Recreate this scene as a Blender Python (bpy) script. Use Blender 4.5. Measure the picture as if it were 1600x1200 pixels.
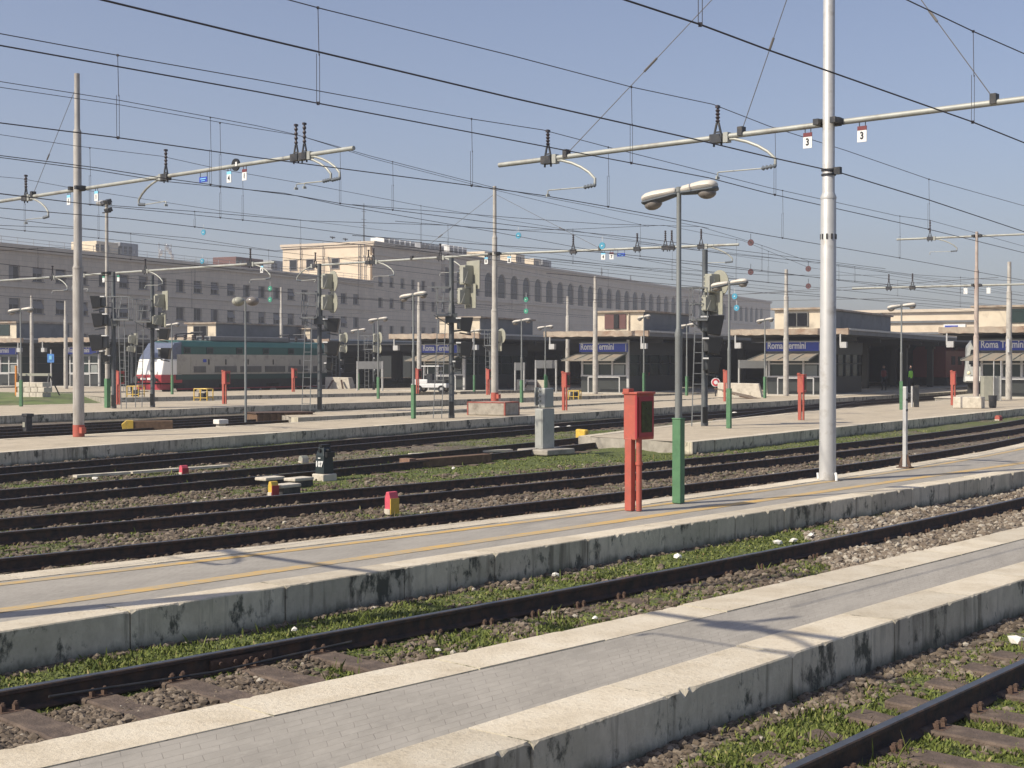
import bpy, bmesh, math, random
import numpy as np
from mathutils import Vector, Matrix
random.seed(7); RNG = np.random.default_rng(11)
R = math.radians
for o in list(bpy.data.objects): bpy.data.objects.remove(o)
SC = bpy.context.scene; COL = SC.collection

# ------------------------------------------------------------------ camera
CAMH = 2.32; FPX = 2175.0; TILT = math.atan(33/FPX)
cd = bpy.data.cameras.new('camera'); cam = bpy.data.objects.new('camera', cd); COL.objects.link(cam)
cam.location = (0, 0, CAMH); cam.rotation_euler = (R(90)-TILT, 0, 0)
cd.sensor_width = 36; cd.lens = 36*FPX/1600; cd.clip_start = .1; cd.clip_end = 6000
SC.camera = cam
# ------------------------------------------------------------------ world + sun
SUN_EL = R(42); sdir = Vector((-.87, -.49, 0)).normalized()
S = Vector((sdir.x*math.cos(SUN_EL), sdir.y*math.cos(SUN_EL), math.sin(SUN_EL)))
w = bpy.data.worlds.new('World'); SC.world = w; w.use_nodes = True
nt = w.node_tree; nt.nodes.clear()
sky = nt.nodes.new('ShaderNodeTexSky'); sky.sky_type = 'NISHITA'; sky.sun_disc = False
sky.sun_elevation = SUN_EL; sky.sun_rotation = math.atan2(S.x, S.y)
sky.altitude = 0; sky.air_density = 1.0; sky.dust_density = 1.6; sky.ozone_density = 4.5
bg = nt.nodes.new('ShaderNodeBackground'); bg.inputs[1].default_value = .094
ow = nt.nodes.new('ShaderNodeOutputWorld')
hs = nt.nodes.new('ShaderNodeHueSaturation'); hs.inputs['Saturation'].default_value = .86; nt.links.new(sky.outputs[0], hs.inputs['Color'])
tn = nt.nodes.new('ShaderNodeMix'); tn.data_type = 'RGBA'; tn.blend_type = 'MULTIPLY'; tn.inputs[0].default_value = 1; tn.inputs[7].default_value = (1.05, .97, 1.0, 1)
nt.links.new(hs.outputs[0], tn.inputs[6]); nt.links.new(tn.outputs[2], bg.inputs[0]); nt.links.new(bg.outputs[0], ow.inputs[0])
sl = bpy.data.lights.new('sun', 'SUN'); sl.energy = 4.2; sl.angle = R(.5); sl.color = (1, .905, .745)
so = bpy.data.objects.new('sun', sl); COL.objects.link(so)
so.rotation_euler = (-S).to_track_quat('-Z', 'Y').to_euler(); so.location = (-20, -10, 30)
SC.view_settings.view_transform = 'Standard'; SC.view_settings.look = 'None'
SC.view_settings.gamma = 1; SC.view_settings.exposure = 0.42
SC.render.engine = 'CYCLES'

# ------------------------------------------------------------------ survey helpers (photo reading -> world point)
ct, st_ = math.cos(TILT), math.sin(TILT)
def ray(px, py):
    cx, cy = (px-800)/FPX, (600-py)/FPX
    return Vector((cx, ct+cy*st_, -st_+cy*ct))
def G(px, py, z=.32):
    d = ray(px, py); k = (z-CAMH)/d.z
    return Vector((d.x*k, d.y*k, z))
def at_depth(px, py, Y):
    d = ray(px, py); k = Y/d.y
    return Vector((d.x*k, Y, CAMH+d.z*k))
def zat(py, Y, px=800): return at_depth(px, py, Y).z
PZ = .32                       # platform height
RZ = .17                       # rail head height
DS = Vector((.485, .875, 0)).normalized(); PS = Vector((.875, -.485, 0)).normalized()

# ------------------------------------------------------------------ materials
MATS = {}
def mat(name, col, rough=.7, metal=0, var=.15, scale=6, bump=.0, bscale=40, stain=None, stain_amt=.0, stain_scale=2., streak=False, coat=0, spec=.5, trans=0):
    if name in MATS: return MATS[name]
    m = bpy.data.materials.new(name); m.use_nodes = True; N = m.node_tree.nodes; L = m.node_tree.links
    b = N['Principled BSDF']; b.inputs['Roughness'].default_value = rough; b.inputs['Metallic'].default_value = metal
    b.inputs['Specular IOR Level'].default_value = spec
    if coat: b.inputs['Coat Weight'].default_value = coat
    if trans: b.inputs['Transmission Weight'].default_value = trans
    tc = N.new('ShaderNodeTexCoord')
    n1 = N.new('ShaderNodeTexNoise'); n1.inputs['Scale'].default_value = scale; n1.inputs['Detail'].default_value = 6
    L.new(tc.outputs['Object'], n1.inputs['Vector'])
    mp = N.new('ShaderNodeMapRange'); mp.inputs[1].default_value = .25; mp.inputs[2].default_value = .75
    mp.inputs[3].default_value = 1-var; mp.inputs[4].default_value = 1+var
    L.new(n1.outputs['Fac'], mp.inputs[0])
    vm = N.new('ShaderNodeVectorMath'); vm.operation = 'SCALE'; vm.inputs[0].default_value = col[:3]
    L.new(mp.outputs[0], vm.inputs['Scale']); out = vm.outputs[0]
    if stain:
        n2 = N.new('ShaderNodeTexNoise'); n2.inputs['Scale'].default_value = stain_scale; n2.inputs['Detail'].default_value = 8; n2.inputs['Roughness'].default_value = .65
        mpp = N.new('ShaderNodeMapping')
        if streak: mpp.inputs['Scale'].default_value = (4, 4, .5)
        L.new(tc.outputs['Object'], mpp.inputs[0]); L.new(mpp.outputs[0], n2.inputs['Vector'])
        r2 = N.new('ShaderNodeMapRange'); r2.inputs[1].default_value = .62-.25*stain_amt; r2.inputs[2].default_value = .72
        L.new(n2.outputs['Fac'], r2.inputs[0])
        mx = N.new('ShaderNodeMix'); mx.data_type = 'RGBA'; mx.inputs[7].default_value = (*stain, 1)
        L.new(r2.outputs[0], mx.inputs[0]); L.new(out, mx.inputs[6]); out = mx.outputs[2]
    L.new(out, b.inputs['Base Color'])
    if bump:
        n3 = N.new('ShaderNodeTexNoise'); n3.inputs['Scale'].default_value = bscale; n3.inputs['Detail'].default_value = 5
        L.new(tc.outputs['Object'], n3.inputs['Vector'])
        bp = N.new('ShaderNodeBump'); bp.inputs['Strength'].default_value = bump; bp.inputs['Distance'].default_value = .02
        L.new(n3.outputs['Fac'], bp.inputs['Height']); L.new(bp.outputs[0], b.inputs['Normal'])
    MATS[name] = m; return m

M_galv = mat('galvanised', (.50,.50,.49), .5, .25, .12, 3, stain=(.33,.31,.28), stain_amt=.4, stain_scale=3)
M_conc_pole = mat('pole_paint', (.40,.38,.35), .65, 0, .2, 2, .1, 30, stain=(.24,.21,.18), stain_amt=.6, stain_scale=2.5, streak=True)
M_concp2 = mat('pole_concrete', (.42,.40,.36), .8, 0, .2, 3, .2, 30, stain=(.25,.22,.2), stain_amt=.5, stain_scale=2)
M_beam = mat('crossarm', (.36,.37,.34), .55, .2, .15, 3, stain=(.22,.2,.17), stain_amt=.4)
M_dark = mat('dark_steel', (.04,.043,.048), .5, .3, .3, 5, stain=(.10,.09,.08), stain_amt=.5, stain_scale=6)
M_signalpole = mat('signal_grey', (.085,.095,.10), .5, .2, .25, 4, stain=(.14,.13,.12), stain_amt=.4)
M_ladder = mat('ladder_steel', (.22,.23,.23), .5, .3, .2, 5)
M_wire = mat('wire_copper', (.055,.05,.055), .6, .3, .1)
M_wire2 = mat('stay_rod', (.16,.15,.14), .6, .3, .1)
M_ins = mat('insulator_brown', (.05,.038,.04), .4, 0, .1)
M_insg = mat('insulator_grey', (.16,.18,.20), .3, 0, .1)
M_rail = mat('rail_side', (.048,.038,.034), .8, .1, .35, 9, .2, 60, stain=(.10,.055,.033), stain_amt=.75, stain_scale=9)
M_railtop = mat('rail_head', (.12,.12,.125), .35, .8, .2, 9)
M_rust = mat('rust', (.10,.062,.045), .85, .1, .35, 20, .3, 90)
M_sleeper = mat('sleeper_wood', (.095,.07,.055), .9, 0, .35, 12, .5, 60, stain=(.16,.12,.09), stain_amt=.6, stain_scale=9)
M_red = mat('red_paint', (.42,.095,.065), .65, 0, .16, 5, stain=(.30,.10,.075), stain_amt=.6, stain_scale=7)
M_red2 = mat('dark_red_paint', (.32,.03,.04), .5, 0, .12, 5)
M_green = mat('green_paint', (.085,.20,.10), .65, 0, .14, 5, stain=(.055,.14,.07), stain_amt=.55, stain_scale=7)
M_yellow = mat('yellow_paint', (.62,.42,.06), .55, 0, .15, 8, stain=(.35,.25,.1), stain_amt=.4, stain_scale=9)
M_pink = mat('pink_red_paint', (.62,.09,.13), .6, 0, .15, 8)
M_white = mat('white_paint', (.78,.78,.76), .5, 0, .06, 5)
M_blue = mat('sign_blue', (.03,.065,.40), .4, 0, .1, 3)
M_ltblue = mat('pale_blue', (.25,.62,.85), .4, 0, .08, 3)
M_cyan = mat('cyan_disc', (.07,.30,.44), .4, 0, .1, 3)
M_gdisc = mat('green_disc', (.05,.27,.18), .4, 0, .1, 3)
M_bdisc = mat('brown_disc', (.10,.045,.05), .5, 0, .2, 3)
M_maroon = mat('maroon_paint', (.16,.035,.04), .5, 0, .1, 3)
M_black = mat('black_plastic', (.012,.013,.014), .4, 0, .2)
M_cream = mat('cream_enamel', (.33,.33,.27), .5, 0, .1, 5, stain=(.35,.33,.27), stain_amt=.3, stain_scale=5)
M_lampcap = mat('lamp_cap', (.60,.56,.49), .4, 0, .08, 3)
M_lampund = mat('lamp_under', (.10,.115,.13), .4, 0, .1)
M_lampglass = mat('lamp_glass', (.21,.19,.17), .15, 0, .1)
M_lamppole = mat('lamp_pole', (.22,.235,.23), .5, .25, .1, 3, stain=(.15,.14,.13), stain_amt=.3)
M_cab = mat('cabinet_grey', (.37,.38,.355), .5, .1, .1, 3, stain=(.24,.24,.23), stain_amt=.4, stain_scale=4)
M_conc = mat('concrete', (.36,.33,.28), .9, 0, .2, 4, .4, 40, stain=(.20,.18,.15), stain_amt=.6, stain_scale=3)
M_concl = mat('pale_concrete', (.58,.53,.44), .9, 0, .15, 4, .3, 40, stain=(.36,.32,.25), stain_amt=.4, stain_scale=3)
M_litter = mat('litter_white', (.75,.72,.66), .7, 0, .1)
M_brown = mat('brown_wood', (.14,.085,.05), .85, 0, .3, 10, .3, 50)
M_cantile = mat('canopy_edge', (.40,.34,.27), .85, 0, .25, 2, .3, 20, stain=(.24,.14,.09), stain_amt=.8, stain_scale=1.2)
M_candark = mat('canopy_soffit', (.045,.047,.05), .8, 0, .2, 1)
M_cangrey = mat('canopy_grey', (.16,.165,.17), .7, 0, .15, 1, stain=(.10,.10,.11), stain_amt=.4, stain_scale=.8)
M_cabin = mat('cabin_cream', (.66,.575,.44), .8, 0, .1, 1.5, stain=(.42,.36,.28), stain_amt=.4, stain_scale=1.2)
M_kiosk = mat('kiosk_grey', (.20,.22,.21), .6, 0, .1, 1.5)
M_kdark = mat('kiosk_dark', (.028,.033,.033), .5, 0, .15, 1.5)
M_awn = mat('awning', (.20,.185,.155), .8, 0, .2, 1.2, stain=(.33,.25,.18), stain_amt=.6, stain_scale=.9)
M_glass = mat('glass_dark', (.02,.038,.036), .2, 0, .2, .8, spec=.5)
M_wglass = mat('window_glass', (.010,.011,.015), .55, 0, .5, .5, spec=.15)
M_shut = mat('shutter', (.17,.16,.16), .8, 0, .15, 2)
M_shutbrown = mat('brown_door', (.13,.06,.055), .7, 0, .15, 2)
M_fac_cream = mat('sunlit_stucco', (.70,.59,.45), .85, 0, .1, .4, stain=(.55,.45,.33), stain_amt=.4, stain_scale=.3)
M_roofstuff = mat('roof_gear', (.30,.31,.33), .6, .1, .2, 1)
M_skin = mat('skin', (.42,.25,.18), .6)
M_hiviz = mat('hiviz', (.30,.75,.08), .6)
M_cloth = mat('dark_cloth', (.03,.035,.05), .9)
M_locog = mat('loco_green', (.018,.088,.078), .4, 0, .1, 1)
M_locog2 = mat('loco_dark_green', (.012,.05,.045), .5, 0, .1, 1)
M_lococ = mat('loco_cream', (.36,.345,.30), .55, 0, .08, 1, stain=(.22,.2,.18), stain_amt=.4, stain_scale=1.5)
M_locow = mat('loco_white', (.80,.79,.76), .4, 0, .05, 1)
M_under = mat('underframe', (.03,.03,.032), .8, 0, .3, 2)
M_grille = mat('grille', (.13,.13,.125), .7, 0, .2, 3)
M_signred = mat('sign_red', (.55,.03,.05), .5)
M_trainred = mat('train_red', (.20,.02,.025), .4)
M_traingrey = mat('train_grey', (.30,.31,.30), .4)

def nodes_of(name):
    m = bpy.data.materials.new(name); m.use_nodes = True
    return m, m.node_tree.nodes, m.node_tree.links, m.node_tree.nodes['Principled BSDF']
def ramp(N, stops):
    r = N.new('ShaderNodeValToRGB'); e = r.color_ramp.elements
    while len(e) < len(stops): e.new(.5)
    for i, (p, c) in enumerate(stops):
        e[i].position = p; e[i].color = (*c, 1)
    return r
def noise(N, L, vec, scale, detail=6, rough=.6):
    n = N.new('ShaderNodeTexNoise'); n.inputs['Scale'].default_value = scale; n.inputs['Detail'].default_value = detail
    n.inputs['Roughness'].default_value = rough; L.new(vec, n.inputs['Vector']); return n
def mixc(N, L, fac, a, b):
    x = N.new('ShaderNodeMix'); x.data_type = 'RGBA'
    L.new(fac, x.inputs[0])
    for i, v in ((6, a), (7, b)):
        if isinstance(v, tuple): x.inputs[i].default_value = (*v, 1)
        else: L.new(v, x.inputs[i])
    return x.outputs[2]
def mrange(N, L, v, a, b, c=0., d=1.):
    m = N.new('ShaderNodeMapRange'); L.new(v, m.inputs[0])
    for i, q in enumerate((a, b, c, d)): m.inputs[i+1].default_value = q
    return m.outputs[0]

def ground_material():
    m, N, L, b = nodes_of('ballast_ground')
    tc = N.new('ShaderNodeTexCoord'); P = tc.outputs['Object']
    vo = N.new('ShaderNodeTexVoronoi'); vo.inputs['Scale'].default_value = 17; L.new(P, vo.inputs['Vector'])
    vo2 = N.new('ShaderNodeTexVoronoi'); vo2.inputs['Scale'].default_value = 7; L.new(P, vo2.inputs['Vector'])
    r1 = ramp(N, [(0, (.07,.055,.04)), (.5, (.15,.125,.095)), (1, (.28,.245,.20))])
    sep = N.new('ShaderNodeSeparateColor'); L.new(vo.outputs['Color'], sep.inputs[0]); L.new(sep.outputs[0], r1.inputs[0])
    nb = noise(N, L, P, .9, 6); 
    r2 = ramp(N, [(.3, (.085,.062,.042)), (.7, (.16,.13,.095))]); L.new(nb.outputs['Fac'], r2.inputs[0])
    c1 = mixc(N, L, mrange(N, L, nb.outputs['Fac'], .35, .6), r2.outputs[0], r1.outputs[0])
    at = N.new('ShaderNodeAttribute'); at.attribute_name = 'green'
    ng = noise(N, L, P, 5, 8, .7)
    ad = N.new('ShaderNodeMath'); ad.operation = 'ADD'; L.new(at.outputs['Fac'], ad.inputs[0]); L.new(mrange(N, L, ng.outputs['Fac'], 0, 1, -.8, .8), ad.inputs[1])
    nf = noise(N, L, P, 30, 6)
    rg = ramp(N, [(.3, (.05,.065,.016)), (.55, (.10,.125,.03)), (.8, (.18,.18,.06))]); L.new(nf.outputs['Fac'], rg.inputs[0])
    c2 = mixc(N, L, mrange(N, L, ad.outputs[0], .4, .62), c1, rg.outputs[0])
    L.new(c2, b.inputs['Base Color']); b.inputs['Roughness'].default_value = .95
    bp = N.new('ShaderNodeBump'); bp.inputs['Strength'].default_value = .9; bp.inputs['Distance'].default_value = .04
    sub = N.new('ShaderNodeMath'); sub.operation = 'SUBTRACT'; sub.inputs[0].default_value = 1; L.new(vo.outputs['Distance'], sub.inputs[1])
    L.new(sub.outputs[0], bp.inputs['Height']); L.new(bp.outputs[0], b.inputs['Normal'])
    return m
M_ground = ground_material()

def stone_material():
    m, N, L, b = nodes_of('ballast_stone')
    at = N.new('ShaderNodeAttribute'); at.attribute_name = 'tone'
    r = ramp(N, [(0, (.055,.042,.03)), (.45, (.14,.108,.078)), (.85, (.235,.195,.15)), (1, (.42,.38,.31))]); L.new(at.outputs['Fac'], r.inputs[0])
    L.new(r.outputs[0], b.inputs['Base Color']); b.inputs['Roughness'].default_value = .9
    return m
M_stone = stone_material()
def blade_material():
    m, N, L, b = nodes_of('grass_blade')
    at = N.new('ShaderNodeAttribute'); at.attribute_name = 'tone'
    r = ramp(N, [(0, (.055,.08,.016)), (.45, (.122,.15,.034)), (.8, (.22,.235,.075)), (1, (.28,.22,.11))]); L.new(at.outputs['Fac'], r.inputs[0])
    L.new(r.outputs[0], b.inputs['Base Color']); b.inputs['Roughness'].default_value = .7
    b.inputs['Specular IOR Level'].default_value = .2
    return m
M_blade = blade_material()

def paving_material(name, c1, c2, mortar, tint=(.5,.5,.5)):
    m, N, L, b = nodes_of(name)
    uv = N.new('ShaderNodeUVMap'); uv.uv_map = 'UVMap'; P = uv.outputs[0]
    br = N.new('ShaderNodeTexBrick'); L.new(P, br.inputs['Vector']); br.inputs['Scale'].default_value = 1
    br.inputs['Brick Width'].default_value = .22; br.inputs['Row Height'].default_value = .11; br.inputs['Mortar Size'].default_value = .003
    br.inputs['Mortar Smooth'].default_value = .3
    br.inputs['Color1'].default_value = (*c1, 1); br.inputs['Color2'].default_value = (*c2, 1); br.inputs['Mortar'].default_value = (*mortar, 1)
    n = noise(N, L, P, 1.3, 8, .65); n2 = noise(N, L, P, 9, 8, .7)
    nj = noise(N, L, P, .8, 4, .6); plain = mixc(N, L, mrange(N, L, nj.outputs['Fac'],   .42, .62, .0, .75), br.outputs['Color'], tuple((a_+b_)/2 for a_, b_ in zip(c1, c2)))
    c = mixc(N, L, mrange(N, L, n.outputs['Fac'], .42, .68, 0, .75), plain, tuple(x*.74 for x in c1))
    c = mixc(N, L, mrange(N, L, n2.outputs['Fac'], .5, .75, 0, .45), c, tuple(min(1, x*1.25) for x in c2))
    n3 = noise(N, L, P, 3.3, 8, .75)
    c = mixc(N, L, mrange(N, L, n3.outputs['Fac'], .62, .72, 0, .6), c, (.10,.085,.07))
    L.new(c, b.inputs['Base Color']); b.inputs['Roughness'].default_value = .85
    bp = N.new('ShaderNodeBump'); bp.inputs['Strength'].default_value = .5; bp.inputs['Distance'].default_value = .006
    L.new(br.outputs['Fac'], bp.inputs['Height']); bp.invert = True; L.new(bp.outputs[0], b.inputs['Normal'])
    return m
M_pave = paving_material('paving_grey', (.315,.292,.255), (.35,.325,.285), (.195,.175,.15))
M_pave2 = paving_material('paving_warm', (.46,.39,.285), (.52,.45,.34), (.33,.28,.21))
def edge_material():
    m, N, L, b = nodes_of('travertine_edge')
    tc = N.new('ShaderNodeTexCoord'); P = tc.outputs['Object']
    geo = N.new('ShaderNodeNewGeometry'); sn = N.new('ShaderNodeSeparateXYZ'); L.new(geo.outputs['True Normal'], sn.inputs[0])
    top = mrange(N, L, sn.outputs[2], .4, .8)
    n = noise(N, L, P, 2.5, 8, .65); nn = noise(N, L, P, 25, 6, .7)
    r = ramp(N, [(.25, (.47,.40,.29)), (.5, (.61,.54,.42)), (.8, (.70,.645,.53))]); L.new(n.outputs['Fac'], r.inputs[0])
    c = mixc(N, L, mrange(N, L, nn.outputs['Fac'], .54, .68, 0, .6), r.outputs[0], (.36,.30,.22))
    # weathered riser: grey with black and green blotches
    mpg = N.new('ShaderNodeMapping'); mpg.inputs['Scale'].default_value = (1, 1, .6); L.new(P, mpg.inputs[0])
    n4 = noise(N, L, mpg.outputs[0], 3.2, 9, .72); n5 = noise(N, L, P, 1.1, 5, .6); n6 = noise(N, L, mpg.outputs[0], 11, 6, .65)
    cr = mixc(N, L, mrange(N, L, n6.outputs['Fac'], .3, .7), (.54,.485,.37), (.70,.64,.50))
    cr = mixc(N, L, mrange(N, L, n5.outputs['Fac'], .45, .7, 0, .55), cr, (.31,.30,.21))
    cr = mixc(N, L, mrange(N, L, n4.outputs['Fac'], .545, .62, 0, .92), cr, (.055,.060,.045))
    mpd = N.new('ShaderNodeMapping'); mpd.inputs['Scale'].default_value = (1, 1, .09); L.new(P, mpd.inputs[0])
    n7 = noise(N, L, mpd.outputs[0], 9, 5, .6); n8 = noise(N, L, P, .9, 3, .5)
    dr = N.new('ShaderNodeMath'); dr.operation = 'MULTIPLY_ADD'; L.new(n8.outputs['Fac'], dr.inputs[0]); dr.inputs[1].default_value = .55; L.new(n7.outputs['Fac'], dr.inputs[2])
    cr = mixc(N, L, mrange(N, L, dr.outputs[0], .82, .98, 0, .75), cr, (.16,.14,.105))
    sp = N.new('ShaderNodeSeparateXYZ'); L.new(P, sp.inputs[0])
    ad = N.new('ShaderNodeMath'); ad.operation = 'MULTIPLY_ADD'; L.new(n4.outputs['Fac'], ad.inputs[0]); ad.inputs[1].default_value = .35; L.new(sp.outputs[2], ad.inputs[2])
    cr = mixc(N, L, mrange(N, L, ad.outputs[0], .26, .17, 0, .8), cr, (.075,.085,.05))
    c = mixc(N, L, top, cr, c)
    at = N.new('ShaderNodeAttribute'); at.attribute_name = 'tone'
    vs_ = N.new('ShaderNodeVectorMath'); vs_.operation = 'SCALE'; L.new(c, vs_.inputs[0]); L.new(at.outputs['Fac'], vs_.inputs['Scale']); c = vs_.outputs[0]
    L.new(c, b.inputs['Base Color']); b.inputs['Roughness'].default_value = .85
    bp = N.new('ShaderNodeBump'); bp.inputs['Strength'].default_value = .7; bp.inputs['Distance'].default_value = .015
    L.new(nn.outputs['Fac'], bp.inputs['Height']); L.new(bp.outputs[0], b.inputs['Normal'])
    return m
M_edge = edge_material()
def line_material():
    m, N, L, b = nodes_of('worn_yellow_line')
    tc = N.new('ShaderNodeTexCoord'); P = tc.outputs['Object']
    n = noise(N, L, P, 7, 8, .75); n2 = noise(N, L, P, .5, 3)
    ad = N.new('ShaderNodeMath'); ad.operation = 'MULTIPLY_ADD'; L.new(n2.outputs['Fac'], ad.inputs[0]); ad.inputs[1].default_value = .7; L.new(n.outputs['Fac'], ad.inputs[2])
    c = mixc(N, L, mrange(N, L, ad.outputs[0], .66, .96), (.60,.37,.09), (.40,.33,.22))
    L.new(c, b.inputs['Base Color']); b.inputs['Roughness'].default_value = .7
    return m
M_line = line_material()
def facade_material():
    m, N, L, b = nodes_of('facade_stone')
    uv = N.new('ShaderNodeUVMap'); uv.uv_map = 'UVMap'; P = uv.outputs[0]
    br = N.new('ShaderNodeTexBrick'); L.new(P, br.inputs['Vector']); br.inputs['Scale'].default_value = 1
    br.inputs['Brick Width'].default_value = 1.6; br.inputs['Row Height'].default_value = .75; br.inputs['Mortar Size'].default_value = .03
    br.inputs['Color1'].default_value = (.60,.50,.385,1); br.inputs['Color2'].default_value = (.66,.555,.43,1); br.inputs['Mortar'].default_value = (.46,.385,.30,1)
    mp = N.new('ShaderNodeMapping'); mp.inputs['Scale'].default_value = (1, .25, 1); L.new(P, mp.inputs[0])
    n = noise(N, L, mp.outputs[0], .35, 8, .65)
    c = mixc(N, L, mrange(N, L, n.outputs['Fac'], .45, .75, 0, .7), br.outputs['Color'], (.45,.38,.30))
    L.new(c, b.inputs['Base Color']); b.inputs['Roughness'].default_value = .9
    return m
M_fac = facade_material()
M_fac_trim = mat('facade_trim', (.62,.53,.42), .85, 0, .12, .5, stain=(.48,.41,.32), stain_amt=.4, stain_scale=.5)

# ------------------------------------------------------------------ mesh builder
class MB:
    def __init__(s): s.v = []; s.f = []; s.uv = None
    def add(s, vs, fs):
        n = len(s.v); s.v += [tuple(v) for v in vs]; s.f += [tuple(i+n for i in f) for f in fs]; return s
    def box(s, cx, cy, cz, sx, sy, sz, rz=0, tilt=None):
        c, q = math.cos(rz), math.sin(rz); vs = []
        for dz in (-.5, .5):
            for dx, dy in ((-.5,-.5),(.5,-.5),(.5,.5),(-.5,.5)):
                p = Vector((dx*sx, dy*sy, dz*sz))
                if tilt: p = tilt @ p
                vs.append((cx+p.x*c-p.y*q, cy+p.x*q+p.y*c, cz+p.z))
        return s.add(vs, [(3,2,1,0),(4,5,6,7),(0,1,5,4),(1,2,6,5),(2,3,7,6),(3,0,4,7)])
    def bar(s, a, b, w, h):
        a, b = Vector(a), Vector(b); d = (b-a).normalized(); up = Vector((0,0,1)) if abs(d.z) < .95 else Vector((1,0,0))
        x = d.cross(up).normalized()*w/2; y = x.normalized().cross(d).normalized()*h/2
        vs = [p+i*x+j*y for p in (a, b) for i, j in ((-1,-1),(1,-1),(1,1),(-1,1))]
        return s.add(vs, [(3,2,1,0),(4,5,6,7),(0,1,5,4),(1,2,6,5),(2,3,7,6),(3,0,4,7)])
    def tube(s, pts, r, n=8, cap=True):
        pts = [Vector(p) for p in pts]; rs = r if isinstance(r, (list, tuple)) else [r]*len(pts); vs = []; fs = []
        ref = None
        for i, p in enumerate(pts):
            d = (pts[min(i+1, len(pts)-1)]-pts[max(i-1, 0)]).normalized()
            if ref is None: ref = Vector((0,0,1)) if abs(d.z) < .9 else Vector((1,0,0))
            x = d.cross(ref).normalized(); y = x.cross(d).normalized(); ref = y
            for k in range(n):
                a = 2*math.pi*k/n; vs.append(p+rs[i]*(x*math.cos(a)+y*math.sin(a)))
        for i in range(len(pts)-1):
            for k in range(n):
                a, b = i*n+k, i*n+(k+1) % n; fs.append((a, b, b+n, a+n))
        if cap: fs.append(tuple(range(n-1, -1, -1))); fs.append(tuple((len(pts)-1)*n+k for k in range(n)))
        return s.add(vs, fs)
    def cyl(s, a, b, r0, r1=None, n=16): return s.tube([a, b], [r0, r0 if r1 is None else r1], n)
    def lathe(s, prof, n=20, at=(0,0,0), ax=None):
        vs = []; fs = []
        for r, z in prof:
            for k in range(n):
                a = 2*math.pi*k/n; p = Vector((r*math.cos(a), r*math.sin(a), z))
                if ax: p = ax @ p
                vs.append(p+Vector(at))
        for i in range(len(prof)-1):
            for k in range(n): fs.append((i*n+k, i*n+(k+1) % n, (i+1)*n+(k+1) % n, (i+1)*n+k))
        fs.append(tuple(range(n-1, -1, -1))); fs.append(tuple((len(prof)-1)*n+k for k in range(n)))
        return s.add(vs, fs)
    def prism(s, poly, z0, z1, M=None):
        n = len(poly); vs = [Vector((x, y, z)) for z in (z0, z1) for x, y in poly]
        if M: vs = [M @ v for v in vs]
        return s.add(vs, [tuple(range(n-1, -1, -1)), tuple(range(n, 2*n))]+[(i, (i+1) % n, n+(i+1) % n, n+i) for i in range(n)])
    def ell(s, c, r, n=10, m=8, M=None):
        vs = []; fs = []
        for i in range(m+1):
            t = math.pi*i/m
            for k in range(n):
                a = 2*math.pi*k/n; p = Vector((r[0]*math.sin(t)*math.cos(a), r[1]*math.sin(t)*math.sin(a), r[2]*math.cos(t)))
                if M: p = M @ p
                vs.append(p+Vector(c))
        for i in range(m):
            for k in range(n): fs.append((i*n+k, (i+1)*n+k, (i+1)*n+(k+1) % n, i*n+(k+1) % n))
        return s.add(vs, fs)
    def build(s, name, m, parent=None, smooth=True, bevel=0, loc=None):
        me = bpy.data.meshes.new(name); me.from_pydata(s.v, [], s.f); me.materials.append(m)
        bm = bmesh.new(); bm.from_mesh(me); bmesh.ops.recalc_face_normals(bm, faces=bm.faces); bm.to_mesh(me); bm.free()
        if s.uv:
            ul = me.uv_layers.new(name='UVMap')
            for l in me.loops: ul.data[l.index].uv = s.uv[l.vertex_index]
        me.polygons.foreach_set('use_smooth', [smooth]*len(me.polygons))
        if smooth: me.set_sharp_from_angle(angle=R(40))
        o = bpy.data.objects.new(name, me); COL.objects.link(o)
        if parent: o.parent = parent
        if loc is not None: o.location = loc
        if bevel:
            b = o.modifiers.new('bevel', 'BEVEL'); b.width = bevel; b.segments = 2; b.limit_method = 'ANGLE'
        return o
def thing(name, label, cat, loc=(0,0,0), rz=0, group=None):
    o = bpy.data.objects.new(name, None); COL.objects.link(o); o.empty_display_size = .3
    o.location = loc; o.rotation_euler = (0, 0, rz); tag(o, label, cat, group); return o
def tag(o, label, cat, group=None):
    o['label'] = label; o['category'] = cat
    if group: o['group'] = group
    return o
def struct(o): o['kind'] = 'structure'; return o
def stuff(o, label=None, cat=None):
    o['kind'] = 'stuff'
    if label: o['label'] = label; o['category'] = cat
    return o
def copy_tree(o, parent=None):
    c = o.copy(); COL.objects.link(c)
    if parent: c.parent = parent
    for ch in list(o.children): copy_tree(ch, c)
    return c
def text(txt, size, m, parent, loc, rot, depth=.006, name='lettering', bold=0, align='CENTER', xs=1):
    cu = bpy.data.curves.new('t', 'FONT'); cu.body = txt; cu.size = size; cu.extrude = depth; cu.align_x = align; cu.align_y = 'CENTER'
    cu.offset = bold; cu.resolution_u = 3
    t = bpy.data.objects.new('t', cu); COL.objects.link(t)
    me = bpy.data.meshes.new_from_object(t); bpy.data.objects.remove(t)
    me.materials.clear(); me.materials.append(m)
    o = bpy.data.objects.new(name, me); COL.objects.link(o); o.parent = parent; o.location = loc; o.rotation_euler = rot; o.scale = (xs, 1, 1)
    return o

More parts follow.
